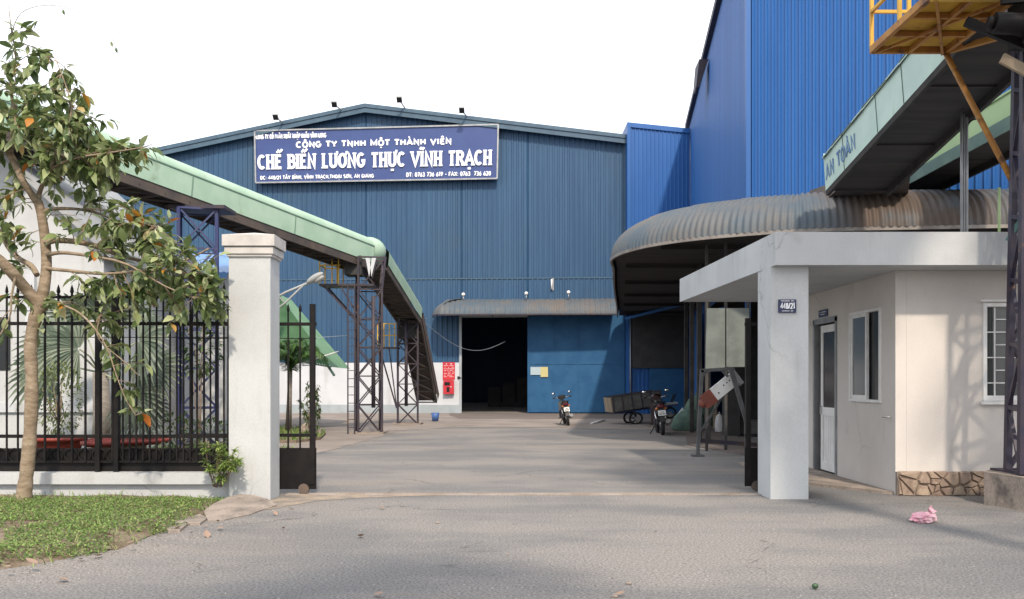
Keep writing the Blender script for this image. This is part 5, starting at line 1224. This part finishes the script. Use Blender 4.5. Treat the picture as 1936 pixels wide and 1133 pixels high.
# ================================================================== MOTORCYCLES (rear view along +y)
def make_bike(label, body_m, tail_m):
    t = thing('motorcycle', (0,0,0), label, 'motorcycle', None)
    for y in (-.62, .62):
        m = MB(); m.torus((0,y,.285), (1,0,0), .235, .048, 28, 10); wl = m.build('wheel', M['rubber'], t)
        m = MB(); m.torus((0,y,.285), (1,0,0), .185, .016, 24, 6); m.tube([(-.05,y,.285),(.05,y,.285)], .055, 12)
        for k in range(5): q = k*2*math.pi/5; m.bar((0,y,.285), (0,y+.18*math.cos(q),.285+.18*math.sin(q)), .022)
        m.build('rim', M['galv'], wl)
    m = MB(); m.loft([((0,-.86,.74),.05,.04),((0,-.72,.72),.10,.085),((0,-.45,.66),.135,.13),((0,-.15,.60),.13,.14),((0,.05,.52),.10,.12),((0,.2,.46),.09,.10)], 14)
    m.box(-.035,.035,-.1,.45,.42,.55); body = m.build('body', M[body_m], t)
    m = MB(); m.loft([((0,-.78,.80),.07,.025),((0,-.62,.815),.125,.05),((0,-.3,.79),.14,.055),((0,-.02,.755),.12,.05),((0,.10,.73),.06,.03)], 14); m.build('seat', M['black'], t)
    m = MB(); m.hexa([(-.19,.22,.28),(.19,.22,.28),(.12,.40,.28),(-.12,.40,.28),(-.15,.34,.84),(.15,.34,.84),(.08,.46,.86),(-.08,.46,.86)]); m.build('leg_shield', M[body_m], t)
    m = MB(); m.loft([((0,.30,.96),.10,.05),((0,.38,.98),.15,.09),((0,.50,.97),.12,.09),((0,.58,.94),.05,.05)], 14); m.build('headlight_cowl', M[body_m], t)
    m = MB(); m.tube([(-.33,.22,.98),(-.25,.30,.985),(-.1,.37,.96),(.1,.37,.96),(.25,.30,.985),(.33,.22,.98)], .014, 8); m.tube([(0,.40,.95),(0,.52,.6),(0,.60,.32)], .03, 8); m.build('handlebar', M['galv'], t)
    for s in (-1, 1):
        MB().tube([(s*.33,.22,.98),(s*.25,.295,.985)], .021, 8).build('grip', M['rubber'], t)
        m = MB(); m.tube([(s*.2,.33,.99),(s*.27,.32,1.10)], .008, 6); m.ell((s*.29,.31,1.14), (.062,.018,.04)); mi = m.build('mirror', M['black'], t)
        MB().ell((s*.29,.298,1.14), (.052,.010,.033)).build('glass', M['mirror'], mi)
        m = MB(); m.bar((s*.115,-.30,.60),(s*.105,-.60,.32), .032); m.tube([(s*.115,-.32,.60),(s*.11,-.5,.42)], .03, 8); m.build('shock_absorber', M['chrome'], t)
        m = MB(); m.ell((s*.11,-.80,.70), (.035,.035,.03)); m.build('indicator', mat_orange, t)
    m = MB(); m.loft([((0,-.90,.755),.055,.03),((0,-.86,.76),.10,.05),((0,-.78,.76),.10,.05)], 12); m.build('tail_light', M[tail_m], t)
    m = MB(); m.hexa([(-.06,-.93,.36),(.06,-.93,.36),(.06,-.90,.38),(-.06,-.90,.38),(-.08,-.84,.70),(.08,-.84,.70),(.08,-.78,.70),(-.08,-.78,.70)])
    m.torus((0,-.62,.285), (1,0,0), .31, .03, 14, 6, R(100), R(200)); m.build('rear_fender', M['black'], t)
    m = MB(); m.hexa([(-.095,-.945,.52),(.095,-.945,.52),(.095,-.938,.52),(-.095,-.938,.52),(-.095,-.915,.655),(.095,-.915,.655),(.095,-.908,.655),(-.095,-.908,.655)]); pl = m.build('number_plate', M['white_paint'], t)
    m = MB(); dashes(m, -.06, .06, -.936, .60, .02, 9); dashes(m, -.07, .07, -.945, .55, .025, 10); m.build('characters', M['black'], pl)
    m = MB(); m.tube([(.05,.1,.26),(.13,-.1,.24),(.15,-.35,.27),(.155,-.75,.36)], [.02,.025,.05,.055], 10); m.build('exhaust', M['chrome'], t)
    m = MB(); m.ell((0,.02,.36), (.13,.24,.13)); m.box(-.13,.13,-.2,.1,.28,.4); m.build('engine', M['dark_steel'], t)
    m = MB(); m.tube([(-.1,.02,.25),(-.26,-.05,.02)], .013, 6); m.tube([(-.24,.1,.27),(.24,.1,.27)], .014, 6); m.build('kickstand', M['black_iron'], t)
    m = MB(); m.torus((0,.62,.285), (1,0,0), .30, .035, 14, 6, R(20), R(150)); m.bar((-.06,.6,.3),(-.05,.5,.75), .03); m.bar((.06,.6,.3),(.05,.5,.75), .03); m.build('front_fork', M[body_m], t)
    m = MB(); m.tube([(-.09,-.55,.80),(-.1,-.8,.86),(.1,-.8,.86),(.09,-.55,.80)], .012, 6); m.build('grab_rail', M['black_iron'], t)
    return t
mat_orange = mat('amber', (.55,.16,.02), rough=.3)
b1 = make_bike('small black motorcycle with a white plate parked before the blue sliding door', 'black', 'maroon')
c = GP(1074,806); b1.location = (c.x, c.y+.9, 0); b1.rotation_euler = (0, R(-8), R(2)); b1.scale = (1.02,)*3
b2 = make_bike('bulky dark motorcycle with a red tail lamp parked in front of the cargo cart', 'dark_maroon', 'maroon')
c = GP(1258,824); b2.location = (c.x, c.y+.9, 0); b2.rotation_euler = (0, R(-5), R(-3)); b2.scale = (1.17,1.05,1.12)

# ================================================================== SMALL THINGS ON THE ROAD
c = GP(1745,988); m = MB(); rr = random.Random(2); nu, nv = 22, 10; vs = []; fs = []
for j in range(nv+1):
    for i in range(nu):
        th_, ph = math.pi*j/nv, 2*math.pi*i/nu; d = Vector((math.sin(th_)*math.cos(ph), math.sin(th_)*math.sin(ph), math.cos(th_)))
        r_ = 1 + .55*mno.noise(d*2.3) + .3*mno.noise(d*6); vs.append(c + Vector((d.x*.125*r_, d.y*.10*r_, max(0, .045 + d.z*.06*r_ + (.03*max(0, d.x) if d.z > 0 else 0)))))
for j in range(nv):
    for i in range(nu): fs.append((j*nu+i, (j+1)*nu+i, (j+1)*nu+(i+1) % nu, j*nu+(i+1) % nu))
m.add(vs, fs); t = thing('plastic_bag', c, 'crumpled pink plastic bag lying on the asphalt before the guardhouse', 'bag'); m.build('bag', M['pink'], t)
m = MB(); 
for k in range(3): m.add([c+Vector((.05+.03*k,.0,.10)), c+Vector((.13+.02*k,.03,.12)), c+Vector((.10,.02,.19-.02*k)), c+Vector((.05,-.02,.16))], [(0,1,2,3)])
m.build('handles', M['pink'], t)
c = GP(1541,1115); tag(MB().ell(c+Vector((0,0,.028)), (.026,.022,.022)).build('green_fruit', M['fruit']), 'small round green fruit lying on the near asphalt', 'fruit')
for x, y, lab in ((1188,1105,'pale pebble, farther, on the near asphalt'), (1162,1130,'pale twig scrap at the very edge of the near asphalt'), (828,990,'tiny pale stone in the middle of the asphalt')):
    c = GP(x, y); tag(MB().ell(c+Vector((0,0,.008)), (.028,.018,.012), 8, 5).build('pebble', M['concrete_block']), lab, 'pebble')


rl = random.Random(21); spots = [(722,963,1.1),(682,1017,1.3),(551,964,.9),(521,974,1.1),(536,1001,.7),(593,972,.6),(417,1002,1.2),(391,1015,1.5),(335,1003,1.4),(412,988,.8),(371,992,.8),(388,997,.7),(362,1010,.5),(247,1030,1.2),(214,1033,.9),(185,1055,1.4),(152,1061,1.0),(118,1100,1.4),(60,1067,1.5),(14,1076,1.1),(255,960,.8),(223,967,.8),(272,958,.9),(48,994,.9),(118,975,.7),(205,1015,1.2),(190,1018,1.0),(286,985,.8),(310,998,.9),(1172,1127,1.0),(716,1128,1.2),(90,958,.8),(22,966,.9),(300,940,.8),(128,1010,.9),(960,1050,.4),(1240,1008,.5),(1090,968,.4)]
m = MB(); leaf(m, (-.06,0,0), (1,0,0), (0,0,1), .125, .55, -.25, .35)
first = None
for i, (x, y, s) in enumerate(spots):
    on = x < 330 and y < 1050 or (x < 420 and y < 1000 and x < 400)
    z = (.07 if inside(GP(x,y).x, GP(x,y).y, vp) else .004)
    lab = 'curled dry brown leaf lying on the grass verge' if z > .05 else 'curled dry brown leaf lying on the asphalt'
    if first is None: o = m.build('dry_leaf', M['dry'], origin=(0,0,0)); first = o
    else: o = first.copy(); col.objects.link(o)
    tag(o, lab, 'leaf', 'dry leaves on the grass verge' if z > .05 else 'dry leaves on the asphalt')
    o.location = GP(x, y, z) + Vector((0,0,.012)); o.rotation_euler = (rl.uniform(-.3,.3), rl.uniform(-.3,.3), rl.uniform(0,6.28)); o.scale = (s*.68,)*3

# ================================================================== THE TREE ON THE VERGE
YT = 11.25
tr = thing('verge_tree', (W(45,0,YT).x, YT, .05), 'ring-scarred broadleaf tree with a few orange leaves growing on the verge', 'tree')
def limb(pts, Y0=YT):           # (px, py, radius px, depth offset)
    return [W(x, y, Y0 + dy) for x, y, r, dy in pts], [.88*r/F*(Y0+dy) for x, y, r, dy in pts]
def smooth_path(P_, R_, k=5):
    out = []; ro = []
    for i in range(len(P_)-1):
        p0, p1, p2, p3 = P_[max(i-1,0)], P_[i], P_[i+1], P_[min(i+2,len(P_)-1)]
        for j in range(k):
            t = j/k; out.append(.5*((2*p1)+(p2-p0)*t+(2*p0-5*p1+4*p2-p3)*t*t+(3*p1-p0-3*p2+p3)*t*t*t)); ro.append(R_[i]*(1-t)+R_[i+1]*t)
    return out + [P_[-1]], ro + [R_[-1]]
tm = MB(); trunk = [(43,956,23,0),(46,930,18,0),(52,880,16,0),(58,800,15.5,0),(60,720,15,0),(58,650,14.5,0),(66,605,15,0),(76,578,17,0)]
P_, R_ = smooth_path(*limb(trunk)); R_ = [r*.88*(1+.05*math.sin(i*2.1)+.04*math.sin(i*5.3)) for i, r in enumerate(R_)]; tm.tube(P_, R_, 14); tm.build('trunk', M['bark'], tr)
limbs = [
 [(76,580,15,0),(84,540,12,0),(88,500,11,.05),(85,450,11,.1),(78,405,10,.1),(72,382,10,.1)],
 [(72,384,9,.1),(58,365,7,0),(42,340,7,-.1),(26,305,7,-.1),(18,285,8,-.1),(30,262,5,0),(28,215,4,.1),(20,160,3,.1),(30,110,2,.1),(22,60,1.4,0),(16,10,.7,0)],
 [(18,287,5,-.1),(6,272,3,0),(-20,250,3,.1),(-60,220,2,.2)],
 [(72,384,7,.1),(76,360,5,.1),(95,320,4,-.1),(115,270,3,-.2),(135,210,2.2,-.2),(120,150,1.4,-.1),(104,110,.8,0)],
 [(95,320,3,-.1),(140,300,2.5,-.3),(200,290,2,-.4),(262,280,1.2,-.5),(290,272,.7,-.5)],
 [(76,578,14,0),(50,548,12,-.1),(22,515,12,-.3),(-6,488,11,-.4),(-60,450,9,-.6),(-130,390,6,-.7)],
 [(70,520,6,0),(58,502,6,.1),(34,488,6,.2),(14,465,5,.3),(-2,435,4,.3),(-40,400,3,.4)],
 [(86,462,6,0),(105,455,6,.1),(150,458,6,.2),(196,470,5.5,.3),(205,474,6,.3),(240,487,4,.4),(300,498,3.5,.5),(350,492,2.5,.6),(395,470,1.8,.6)],
 [(79,412,5,.1),(84,400,4.5,.1),(105,395,4,.2),(150,396,3,.3),(190,405,2.5,.5),(218,418,2,.6),(262,440,1.2,.6),(320,470,1,.7)],
 [(150,396,2,.3),(200,398,2,.1),(260,420,1.4,0),(300,430,1,0)],
 [(90,482,5,0),(120,478,4,-.1),(180,486,3,-.2),(240,500,2.4,-.3),(310,540,1.6,-.4),(370,565,1,-.4)],
 [(88,508,4,0),(130,512,3.6,-.1),(200,518,3,-.2),(280,512,2.4,-.2),(350,520,1.8,-.1),(400,560,1.2,0)],
 [(82,565,5,0),(112,575,2.6,-.2),(150,592,2.2,-.3),(182,625,1.8,-.4),(205,665,1.5,-.4),(220,710,1.2,-.4),(238,755,.9,-.4),(256,785,.6,-.4)],
 [(182,610,1.6,-.3),(188,600,1.5,-.3),(186,640,1.3,-.3),(230,680,1,-.4),(262,710,.8,-.4)],
 [(30,520,3,-.3),(22,560,2.2,-.3),(18,600,1.8,-.3),(-4,640,1.2,-.3)],
 [(30,110,1.2,.1),(22,70,1,.1),(40,25,.8,0),(90,10,.7,-.1),(150,22,.6,-.2),(185,42,.5,-.3),(212,72,.5,-.3),(219,92,.5,-.3)],
]
bm_ = MB(); lp = []
for L_ in limbs:
    P_, R_ = smooth_path(*limb(L_)); bm_.tube(P_, [max(r, .0035) for r in R_], 8); lp += [(p, r) for p, r in zip(P_, R_)]
bm_.build('branches', M['bark'], tr)
clusters = [(45,75,26,.2,6),(62,100,30,.2,12),(20,120,40,.3,16),(88,140,40,.3,20),(30,190,62,.5,46),(100,205,52,.5,40),(-30,180,60,.5,26),(132,170,30,.3,10),(50,260,66,.6,62),(115,262,58,.6,58),(150,225,38,.4,24),(175,275,50,.5,44),(10,300,55,.5,44),(-40,290,60,.5,30),(95,320,60,.5,58),(160,325,50,.5,46),(222,262,36,.4,26),(232,300,46,.4,42),(262,280,22,.3,20),(215,340,36,.3,18),(150,370,38,.4,14),(190,250,30,.4,16),
 (12,390,40,.4,22),(-20,430,50,.4,22),(25,440,34,.3,16),(50,455,22,.2,6),(190,430,45,.4,26),(240,420,48,.4,38),(280,425,45,.4,38),(215,465,45,.4,32),(285,465,50,.5,46),(340,465,38,.4,32),(330,510,42,.4,34),(385,500,36,.4,36),(410,540,26,.3,22),(365,550,42,.3,34),(300,545,45,.4,30),(250,530,38,.4,20),(395,580,30,.3,24),(330,580,36,.3,24),(265,575,36,.3,22),(215,560,34,.3,20),(170,545,34,.3,14),(140,590,34,.3,16),(95,575,26,.2,8),(235,610,34,.3,16),(190,620,30,.3,14),
 (225,655,28,.2,10),(250,690,28,.2,9),(232,735,28,.2,12),(262,775,22,.2,8),(20,560,30,.3,8),(10,640,20,.2,6),(40,520,30,.3,10),(130,440,30,.3,8),(110,410,30,.2,6),(70,620,24,.2,4),(340,25,0,0,0)]
lf = MB(); tw = MB(); rt = random.Random(42)
def rvt(r):
    while True:
        v = Vector((rt.uniform(-1,1), rt.uniform(-1,1), rt.uniform(-1,1)))
        if v.length <= 1: return v*r
for cx_, cy_, rp, dp, nl in clusters:
    if not nl: continue
    cw = W(cx_, cy_, YT); rr_ = rp/F*YT; near = sorted(lp, key=lambda t: (t[0]-cw).length)[:8]
    nt_ = max(2, nl//5)
    for k in range(nt_):
        a = rt.choice(near)[0]; v = rvt(1); e = cw + Vector((v.x*rr_, v.y*(rr_+dp*.6), v.z*rr_)); mid = a.lerp(e, .5) + rvt(.05) + Vector((0,0,.04))
        tw.tube([a, mid, e], [.006,.0045,.0025], 5); n_ = int(nl/nt_*(2.6 if cy_ < 380 else 2.3 if cy_ < 600 else 1.5))+1
        for j in range(n_):
            t = .35 + .65*(j+rt.random())/n_; p = (a.lerp(mid, t*2) if t < .5 else mid.lerp(e, t*2-1)) + rvt(.012); ax = (e-a).normalized()
            d = (ax*.5 + rvt(1.0) + Vector((0,0,-.25))).normalized(); up = (Vector((0,0,1)) + rvt(.75)).normalized()
            s_ = rt.uniform(.10,.20); q = p + d*.02; tw.tube([p, q], .002, 4, False); leaf(lf, q, d, up, s_, rt.uniform(.40,.56), rt.uniform(.05,.55), rt.uniform(.1,.4))
for (x, y) in ((219,90),(210,78),(119,18)): leaf(lf, W(x, y, YT-.3), (.2,0,-1), (0,-1,.2), .07, .5, .2, .2)
tw.build('twigs', M['twig'], tr); lf.build('foliage', M['leaf'], tr)

# ================================================================== OTHER PLANTS
def fan_leaf(mb, c, d, nrm_, rad, spread=150, n=26, droop=.25):
    d = Vector(d).normalized(); nrm_ = Vector(nrm_); s = d.cross(nrm_).normalized(); u = s.cross(d).normalized(); c = Vector(c)
    for i in range(n):
        a = R(-spread + 2*spread*(i+.5)/n); dr_ = (d*math.cos(a) + s*math.sin(a)); sd_ = (-d*math.sin(a) + s*math.cos(a)); r_ = rad*(.80+.2*math.cos(a*.6))*rnd.uniform(.93,1.05)
        w0 = r_*R(2*spread/n)*.33; vs = []; prof = ((.04,.05),(.35,.55),(.62,1),(.82,.6),(1.0,.02))
        for t, k in prof:
            p = c + dr_*(r_*t) - Vector((0,0,1))*droop*r_*t*t*t; vs += [p, p + sd_*w0*k + u*w0*k*.5, p - sd_*w0*k + u*w0*k*.5]
        fs = []
        for j in range(4): fs += [(3*j,3*j+3,3*j+4,3*j+1),(3*j,3*j+2,3*j+5,3*j+3)]
        mb.add(vs, fs)
YP = 16.2; base = W(192,800,YP); base.z = 0
fp = thing('fan_palm', base, 'large grey-green fan palm standing behind the iron fence', 'palm')
crown = W(190,705,YP); m = MB(); m.tube([base, (base+crown)/2+Vector((.03,0,0)), crown], [.20,.16,.13], 12); m.build('trunk', M['palm_trunk'], fp)
fl = MB(); pe = MB()
for x, y, dy, rad, dx, dz, nx_ in ((118,655,-.3,.98,-.8,.35,.3),(262,645,-.4,1.02,.9,.2,-.3),(190,600,.2,1.0,.1,1,0),(150,610,.5,.95,-.5,.9,.1),(235,600,.3,.95,.5,.8,-.1),(285,700,.1,.9,.9,-.35,-.2),(95,700,.3,.9,-.9,-.2,.2),(245,745,-.3,.85,.75,-.65,-.3),(215,660,-.6,.8,.4,.3,-.2),(150,660,-.6,.8,-.4,.2,.2),(270,770,.2,.7,.8,-.5,-.1)):
    p = W(x, y, YP+dy); pe.tube([crown, crown.lerp(p,.5)+Vector((0,0,.08)), p], [.022,.016,.012], 6); fan_leaf(fl, p, (dx,-.1-rnd.uniform(0,.5),dz), (nx_+rnd.uniform(-.4,.4),-1,.35), rad*.86, 105, 22, .28)
pe.build('leaf_stalks', mat('stalk', (.30,.33,.24), rough=.6), fp); fl.build('foliage', M['fan'], fp)

def leafball(name, label, cat, base, cen, r, n, m_, size, stems=6, group=None, up=.3, wr=.45, squash=1.0):
    t = thing(name, base, label, cat, group); f_ = MB(); s_ = MB(); base = Vector(base); cen = Vector(cen)
    for k in range(stems):
        e = cen + Vector((rnd.uniform(-.6,.6)*r[0], rnd.uniform(-.6,.6)*r[1], rnd.uniform(-.3,.6)*r[2])); s_.tube([base, base.lerp(e,.5)+rv(.03), e], [.012,.009,.004], 5)
    for i in range(n):
        v = rv(1); v = v.normalized()*(v.length**.45); nz = 1 + .22*mno.noise(v*2.2 + cen)
        p = cen + Vector((v.x*r[0]*nz, v.y*r[1]*nz, v.z*r[2]*nz)); d = (v + rv(.8) + Vector((0,0,up))).normalized()
        leaf(f_, p, d, (Vector((0,0,1))+rv(.6)).normalized(), size*rnd.uniform(.7,1.25), wr, .3, .25)
    s_.build('stems', M['twig'], t); f_.build('foliage', M[m_], t); return t
YB = 15.0; c = W(112,755,YB); leafball('potted_bush', 'rounded light green bush standing in the orange-red pot behind the fence', 'bush', W(112,800,YB), c, (.38,.38,.62), 900, 'bush', .065, 8)
def pot(x, y_top, wpx, Y, hh, label):
    c = W(x, y_top, Y); r_ = wpx/2/F*Y; t = thing('plant_pot', (c.x, c.y, 0), label, 'pot'); o = Vector((c.x, c.y, 0)); z1 = c.z
    MB().lathe(o, [(0,z1-hh),(r_*.72,z1-hh),(r_*.82,z1-hh*.5),(r_*.93,z1-.06),(r_,z1-.055),(r_,z1),(r_*.93,z1),(r_*.9,z1-.05),(0,z1-.06)], 28).build('bowl', M['red_pot'], t)
    MB().lathe(o, [(0,0),(r_*.5,0),(r_*.4,.05),(r_*.4,z1-hh),(0,z1-hh)], 18, False).build('stand', M['concrete_block'], t)
pot(112,826,98,15.0,.26,'round orange-red plant pot holding the light green bush'); pot(245,829,150,15.6,.10,'wide shallow red plant dish beside the rounded bush'); 
pot(190,834,70,14.3,.09,'smaller shallow red dish in front of the wide red dish')
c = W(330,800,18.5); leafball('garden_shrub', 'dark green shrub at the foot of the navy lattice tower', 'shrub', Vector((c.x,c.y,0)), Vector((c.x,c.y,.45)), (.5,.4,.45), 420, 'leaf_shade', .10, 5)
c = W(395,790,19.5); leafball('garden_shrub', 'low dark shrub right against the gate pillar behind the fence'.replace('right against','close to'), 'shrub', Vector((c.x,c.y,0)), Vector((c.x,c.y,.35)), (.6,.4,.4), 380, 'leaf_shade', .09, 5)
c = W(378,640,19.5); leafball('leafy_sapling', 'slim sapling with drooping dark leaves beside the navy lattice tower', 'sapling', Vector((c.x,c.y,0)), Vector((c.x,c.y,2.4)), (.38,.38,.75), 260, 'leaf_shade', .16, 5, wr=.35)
# shrub at the pillar foot: spiky rosettes of yellow-green leaves
b0 = GP(408,938); t = thing('pillar_shrub', b0, 'bushy yellow-green shrub against the foot of the gate pillar', 'shrub'); s_ = MB(); f_ = MB()
for k in range(26):
    x, y = rnd.uniform(372,455), rnd.uniform(838,905); 
    if ((x-414)/44)**2 + ((y-872)/42)**2 > 1.05: x, y = 414+rnd.uniform(-28,28), 872+rnd.uniform(-28,28)
    e = W(x, y, 11.55+rnd.uniform(-.12,.12)); s_.tube([b0+rv(.03)+Vector((0,0,.02)), b0.lerp(e,.55)+rv(.03), e], [.012,.009,.005], 5); n_ = 24
    for i in range(n_):
        q = rnd.uniform(0,6.28); el = rnd.uniform(-.3,1.2); d = Vector((math.cos(q)*math.cos(el), math.sin(q)*math.cos(el), math.sin(el)))
        leaf(f_, e - Vector((0,0,rnd.uniform(0,.05))), d, (Vector((0,0,1))+rv(.3)).normalized(), rnd.uniform(.06,.11), .24, .5, .3)
s_.build('stems', M['twig'], t); f_.build('foliage', M['shrub'], t)
# small feathery palm seen through the gate
base = GP(545,820); crown = W(549,700,26.3); sp = thing('small_palm', base, 'small feathery palm with a slim grey trunk seen through the gate bars', 'palm')
MB().tube([base, base.lerp(crown,.5), crown], [.10,.075,.06], 10).build('trunk', M['palm_trunk'], sp); f_ = MB(); s_ = MB()
for k in range(17):
    az = k*2.4; el = R(88-(k/17)*46); ln = rnd.uniform(1.45,1.8); dv = Vector((math.cos(az), math.sin(az), 0)); pts_ = []
    for i in range(9):
        t_ = i/8; pts_.append(crown + dv*(ln*t_*math.cos(el)*(.55+.45*t_)+ln*.10*t_) + Vector((0,0,ln*(math.sin(el)*t_ - .48*t_*t_*t_))) )
    s_.tube(pts_, [.016-.0014*i for i in range(9)], 5)
    for i in range(1, 9):
        for j in range(4):
            p = pts_[i-1].lerp(pts_[i], j/4); tg = (pts_[i]-pts_[i-1]).normalized(); sd_ = tg.cross(Vector((0,0,1))).normalized()
            for s in (-1, 1): leaf(f_, p, (sd_*s + tg*.7 + Vector((0,0,-.25))+rv(.12)), Vector((0,0,1)), .36*(1-.5*abs(i/8-.4)), .13, .5, .2)
s_.build('leaf_stalks', M['palm_leaf'], sp); f_.build('foliage', M['palm_leaf'], sp)
c = GP(590,828); t = thing('slender_shrub', c, 'slender shrub with drooping leafy shoots beside the small palm', 'shrub'); s_ = MB(); f_ = MB()
for x, y in ((582,722),(600,730),(566,752),(588,745),(604,768),(575,775),(592,785),(600,745)):
    e = W(x, y, 25.0); mid = c.lerp(e,.6)+rv(.08); s_.tube([c, mid, e], [.014,.01,.005], 5)
    for i in range(42):
        p = mid.lerp(e, rnd.random()**.7)+rv(.06) if rnd.random() < .8 else c.lerp(mid, rnd.uniform(.5,1))+rv(.1); leaf(f_, p, rv(1)+Vector((0,0,-.5)), (Vector((0,0,1))+rv(.5)).normalized(), rnd.uniform(.10,.17), .3, .4, .2)
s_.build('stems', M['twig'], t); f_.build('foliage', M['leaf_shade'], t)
for x, y, rr_, lab in ((582,822,.24,'grey rock beside the slender shrub'), (600,826,.16,'smaller brown rock at the planting bed edge')):
    c = GP(x, y); m = MB(); vs = []; nu, nv = 12, 7
    for j in range(nv+1):
        for i in range(nu):
            a_, b_ = math.pi*j/nv, 2*math.pi*i/nu; d = Vector((math.sin(a_)*math.cos(b_), math.sin(a_)*math.sin(b_), math.cos(a_))); vs.append(c + d*rr_*(1+.3*mno.noise(d*1.7+c)) + Vector((0,0,rr_*.5)))
    m.add(vs, [(j*nu+i,(j+1)*nu+i,(j+1)*nu+(i+1)%nu,j*nu+(i+1)%nu) for j in range(nv) for i in range(nu)]); tag(m.build('rock', M['concrete_block']), lab, 'rock')
bed = [gp(470,838), gp(560,838), gp(606,832), gp(616,822), gp(600,814), gp(470,812)]; sheet('planting_bed', bed, 'soil', .07, 0)
gm = MB()
for _ in range(1700):
    x = rnd.uniform(-9,-5); y = rnd.uniform(22.5,29)
    if not inside(x, y, bed): continue
    a = rnd.uniform(0,6.28); L_ = rnd.uniform(.08,.18); p = Vector((x,y,.07)); d = Vector((math.cos(a)*.6, math.sin(a)*.6, 1)).normalized(); s = d.cross(Vector((math.sin(a),math.cos(a),.2))).normalized()*.02
    gm.add([p-s, p+s, p+d*L_], [(0,1,2)])
tag(gm.build('bed_grass', M['grass'], origin=(0,0,0)), 'short green grass in the planting bed under the small palm', 'grass', kind='stuff')
gm = MB()
for _ in range(3500):
    x = rnd.uniform(-12,-5); y = rnd.uniform(13,21)
    if x < -.62*y: continue
    a = rnd.uniform(0,6.28); L_ = rnd.uniform(.08,.2); p = Vector((x,y,.01)); d = Vector((math.cos(a)*.6, math.sin(a)*.6, 1)).normalized(); s = d.cross(Vector((math.sin(a),math.cos(a),.2))).normalized()*.015
    gm.add([p-s, p+s, p+d*L_], [(0,1,2)])
tag(gm.build('garden_grass', M['grass'], origin=(0,0,0)), 'rough green grass in the garden behind the iron fence', 'grass', kind='stuff')

# ================================================================== TREES added out of view to throw shade over the gate
def shade_tree(x, y, hgt, r, n, label):
    t = thing('shade_tree', (x, y, 0), label, 'tree', 'unseen trees added for shade'); rg_ = random.Random(int(x*10+y)); m = MB(); top_ = Vector((x, y, hgt-r*.6))
    m.tube([(x,y,0),(x+.1,y,hgt*.3),(x-.1,y+.1,hgt*.55),top_], [.26,.2,.15,.06], 10); f_ = MB(); blobs = []
    for k in range(13):
        v = Vector((rg_.uniform(-1,1), rg_.uniform(-1,1), rg_.uniform(-.8,.8))); v = v.normalized()*rg_.uniform(.35,1); b = Vector((x,y,hgt-r*.85)) + Vector((v.x*r*.85, v.y*r*.85, v.z*r*.75)); blobs.append((b, r*rg_.uniform(.28,.45)))
        m.tube([(x,y,hgt*.4), Vector((x,y,hgt*.5)).lerp(b,.5)+Vector((0,0,.2)), b], [.09,.06,.03], 6)
    for i in range(n):
        b, br = rg_.choice(blobs); v = Vector((rg_.gauss(0,1), rg_.gauss(0,1), rg_.gauss(0,1))).normalized()*rg_.random()**.5*br
        leaf(f_, b+v, v+Vector((0,0,-.3)), Vector((rg_.uniform(-.6,.6), rg_.uniform(-.6,.6), 1)).normalized(), rg_.uniform(.28,.42), .55, .3, .2)
    m.build('trunk', M['bark'], t); f_.build('foliage', M['leaf_shade'], t)
for x, y, hgt, r, n, lab in ((5.4,4.6,13.2,2.4,1300,'nearest the guardhouse'),(9.3,4.6,12.0,2.2,900,'beside the steel tower'),(-4.5,-4.5,12,3.2,1500,'opposite the verge tree'),(1.5,-6.5,13.5,3.4,1700,'opposite the gate'),(9.5,-2.5,12.5,3.0,1500,'opposite the steel tower'),(-11,-3,11,3.0,1300,'opposite the white house')):
    shade_tree(x, y, hgt, r, n, 'unseen tree added to cast shade, ' + lab)
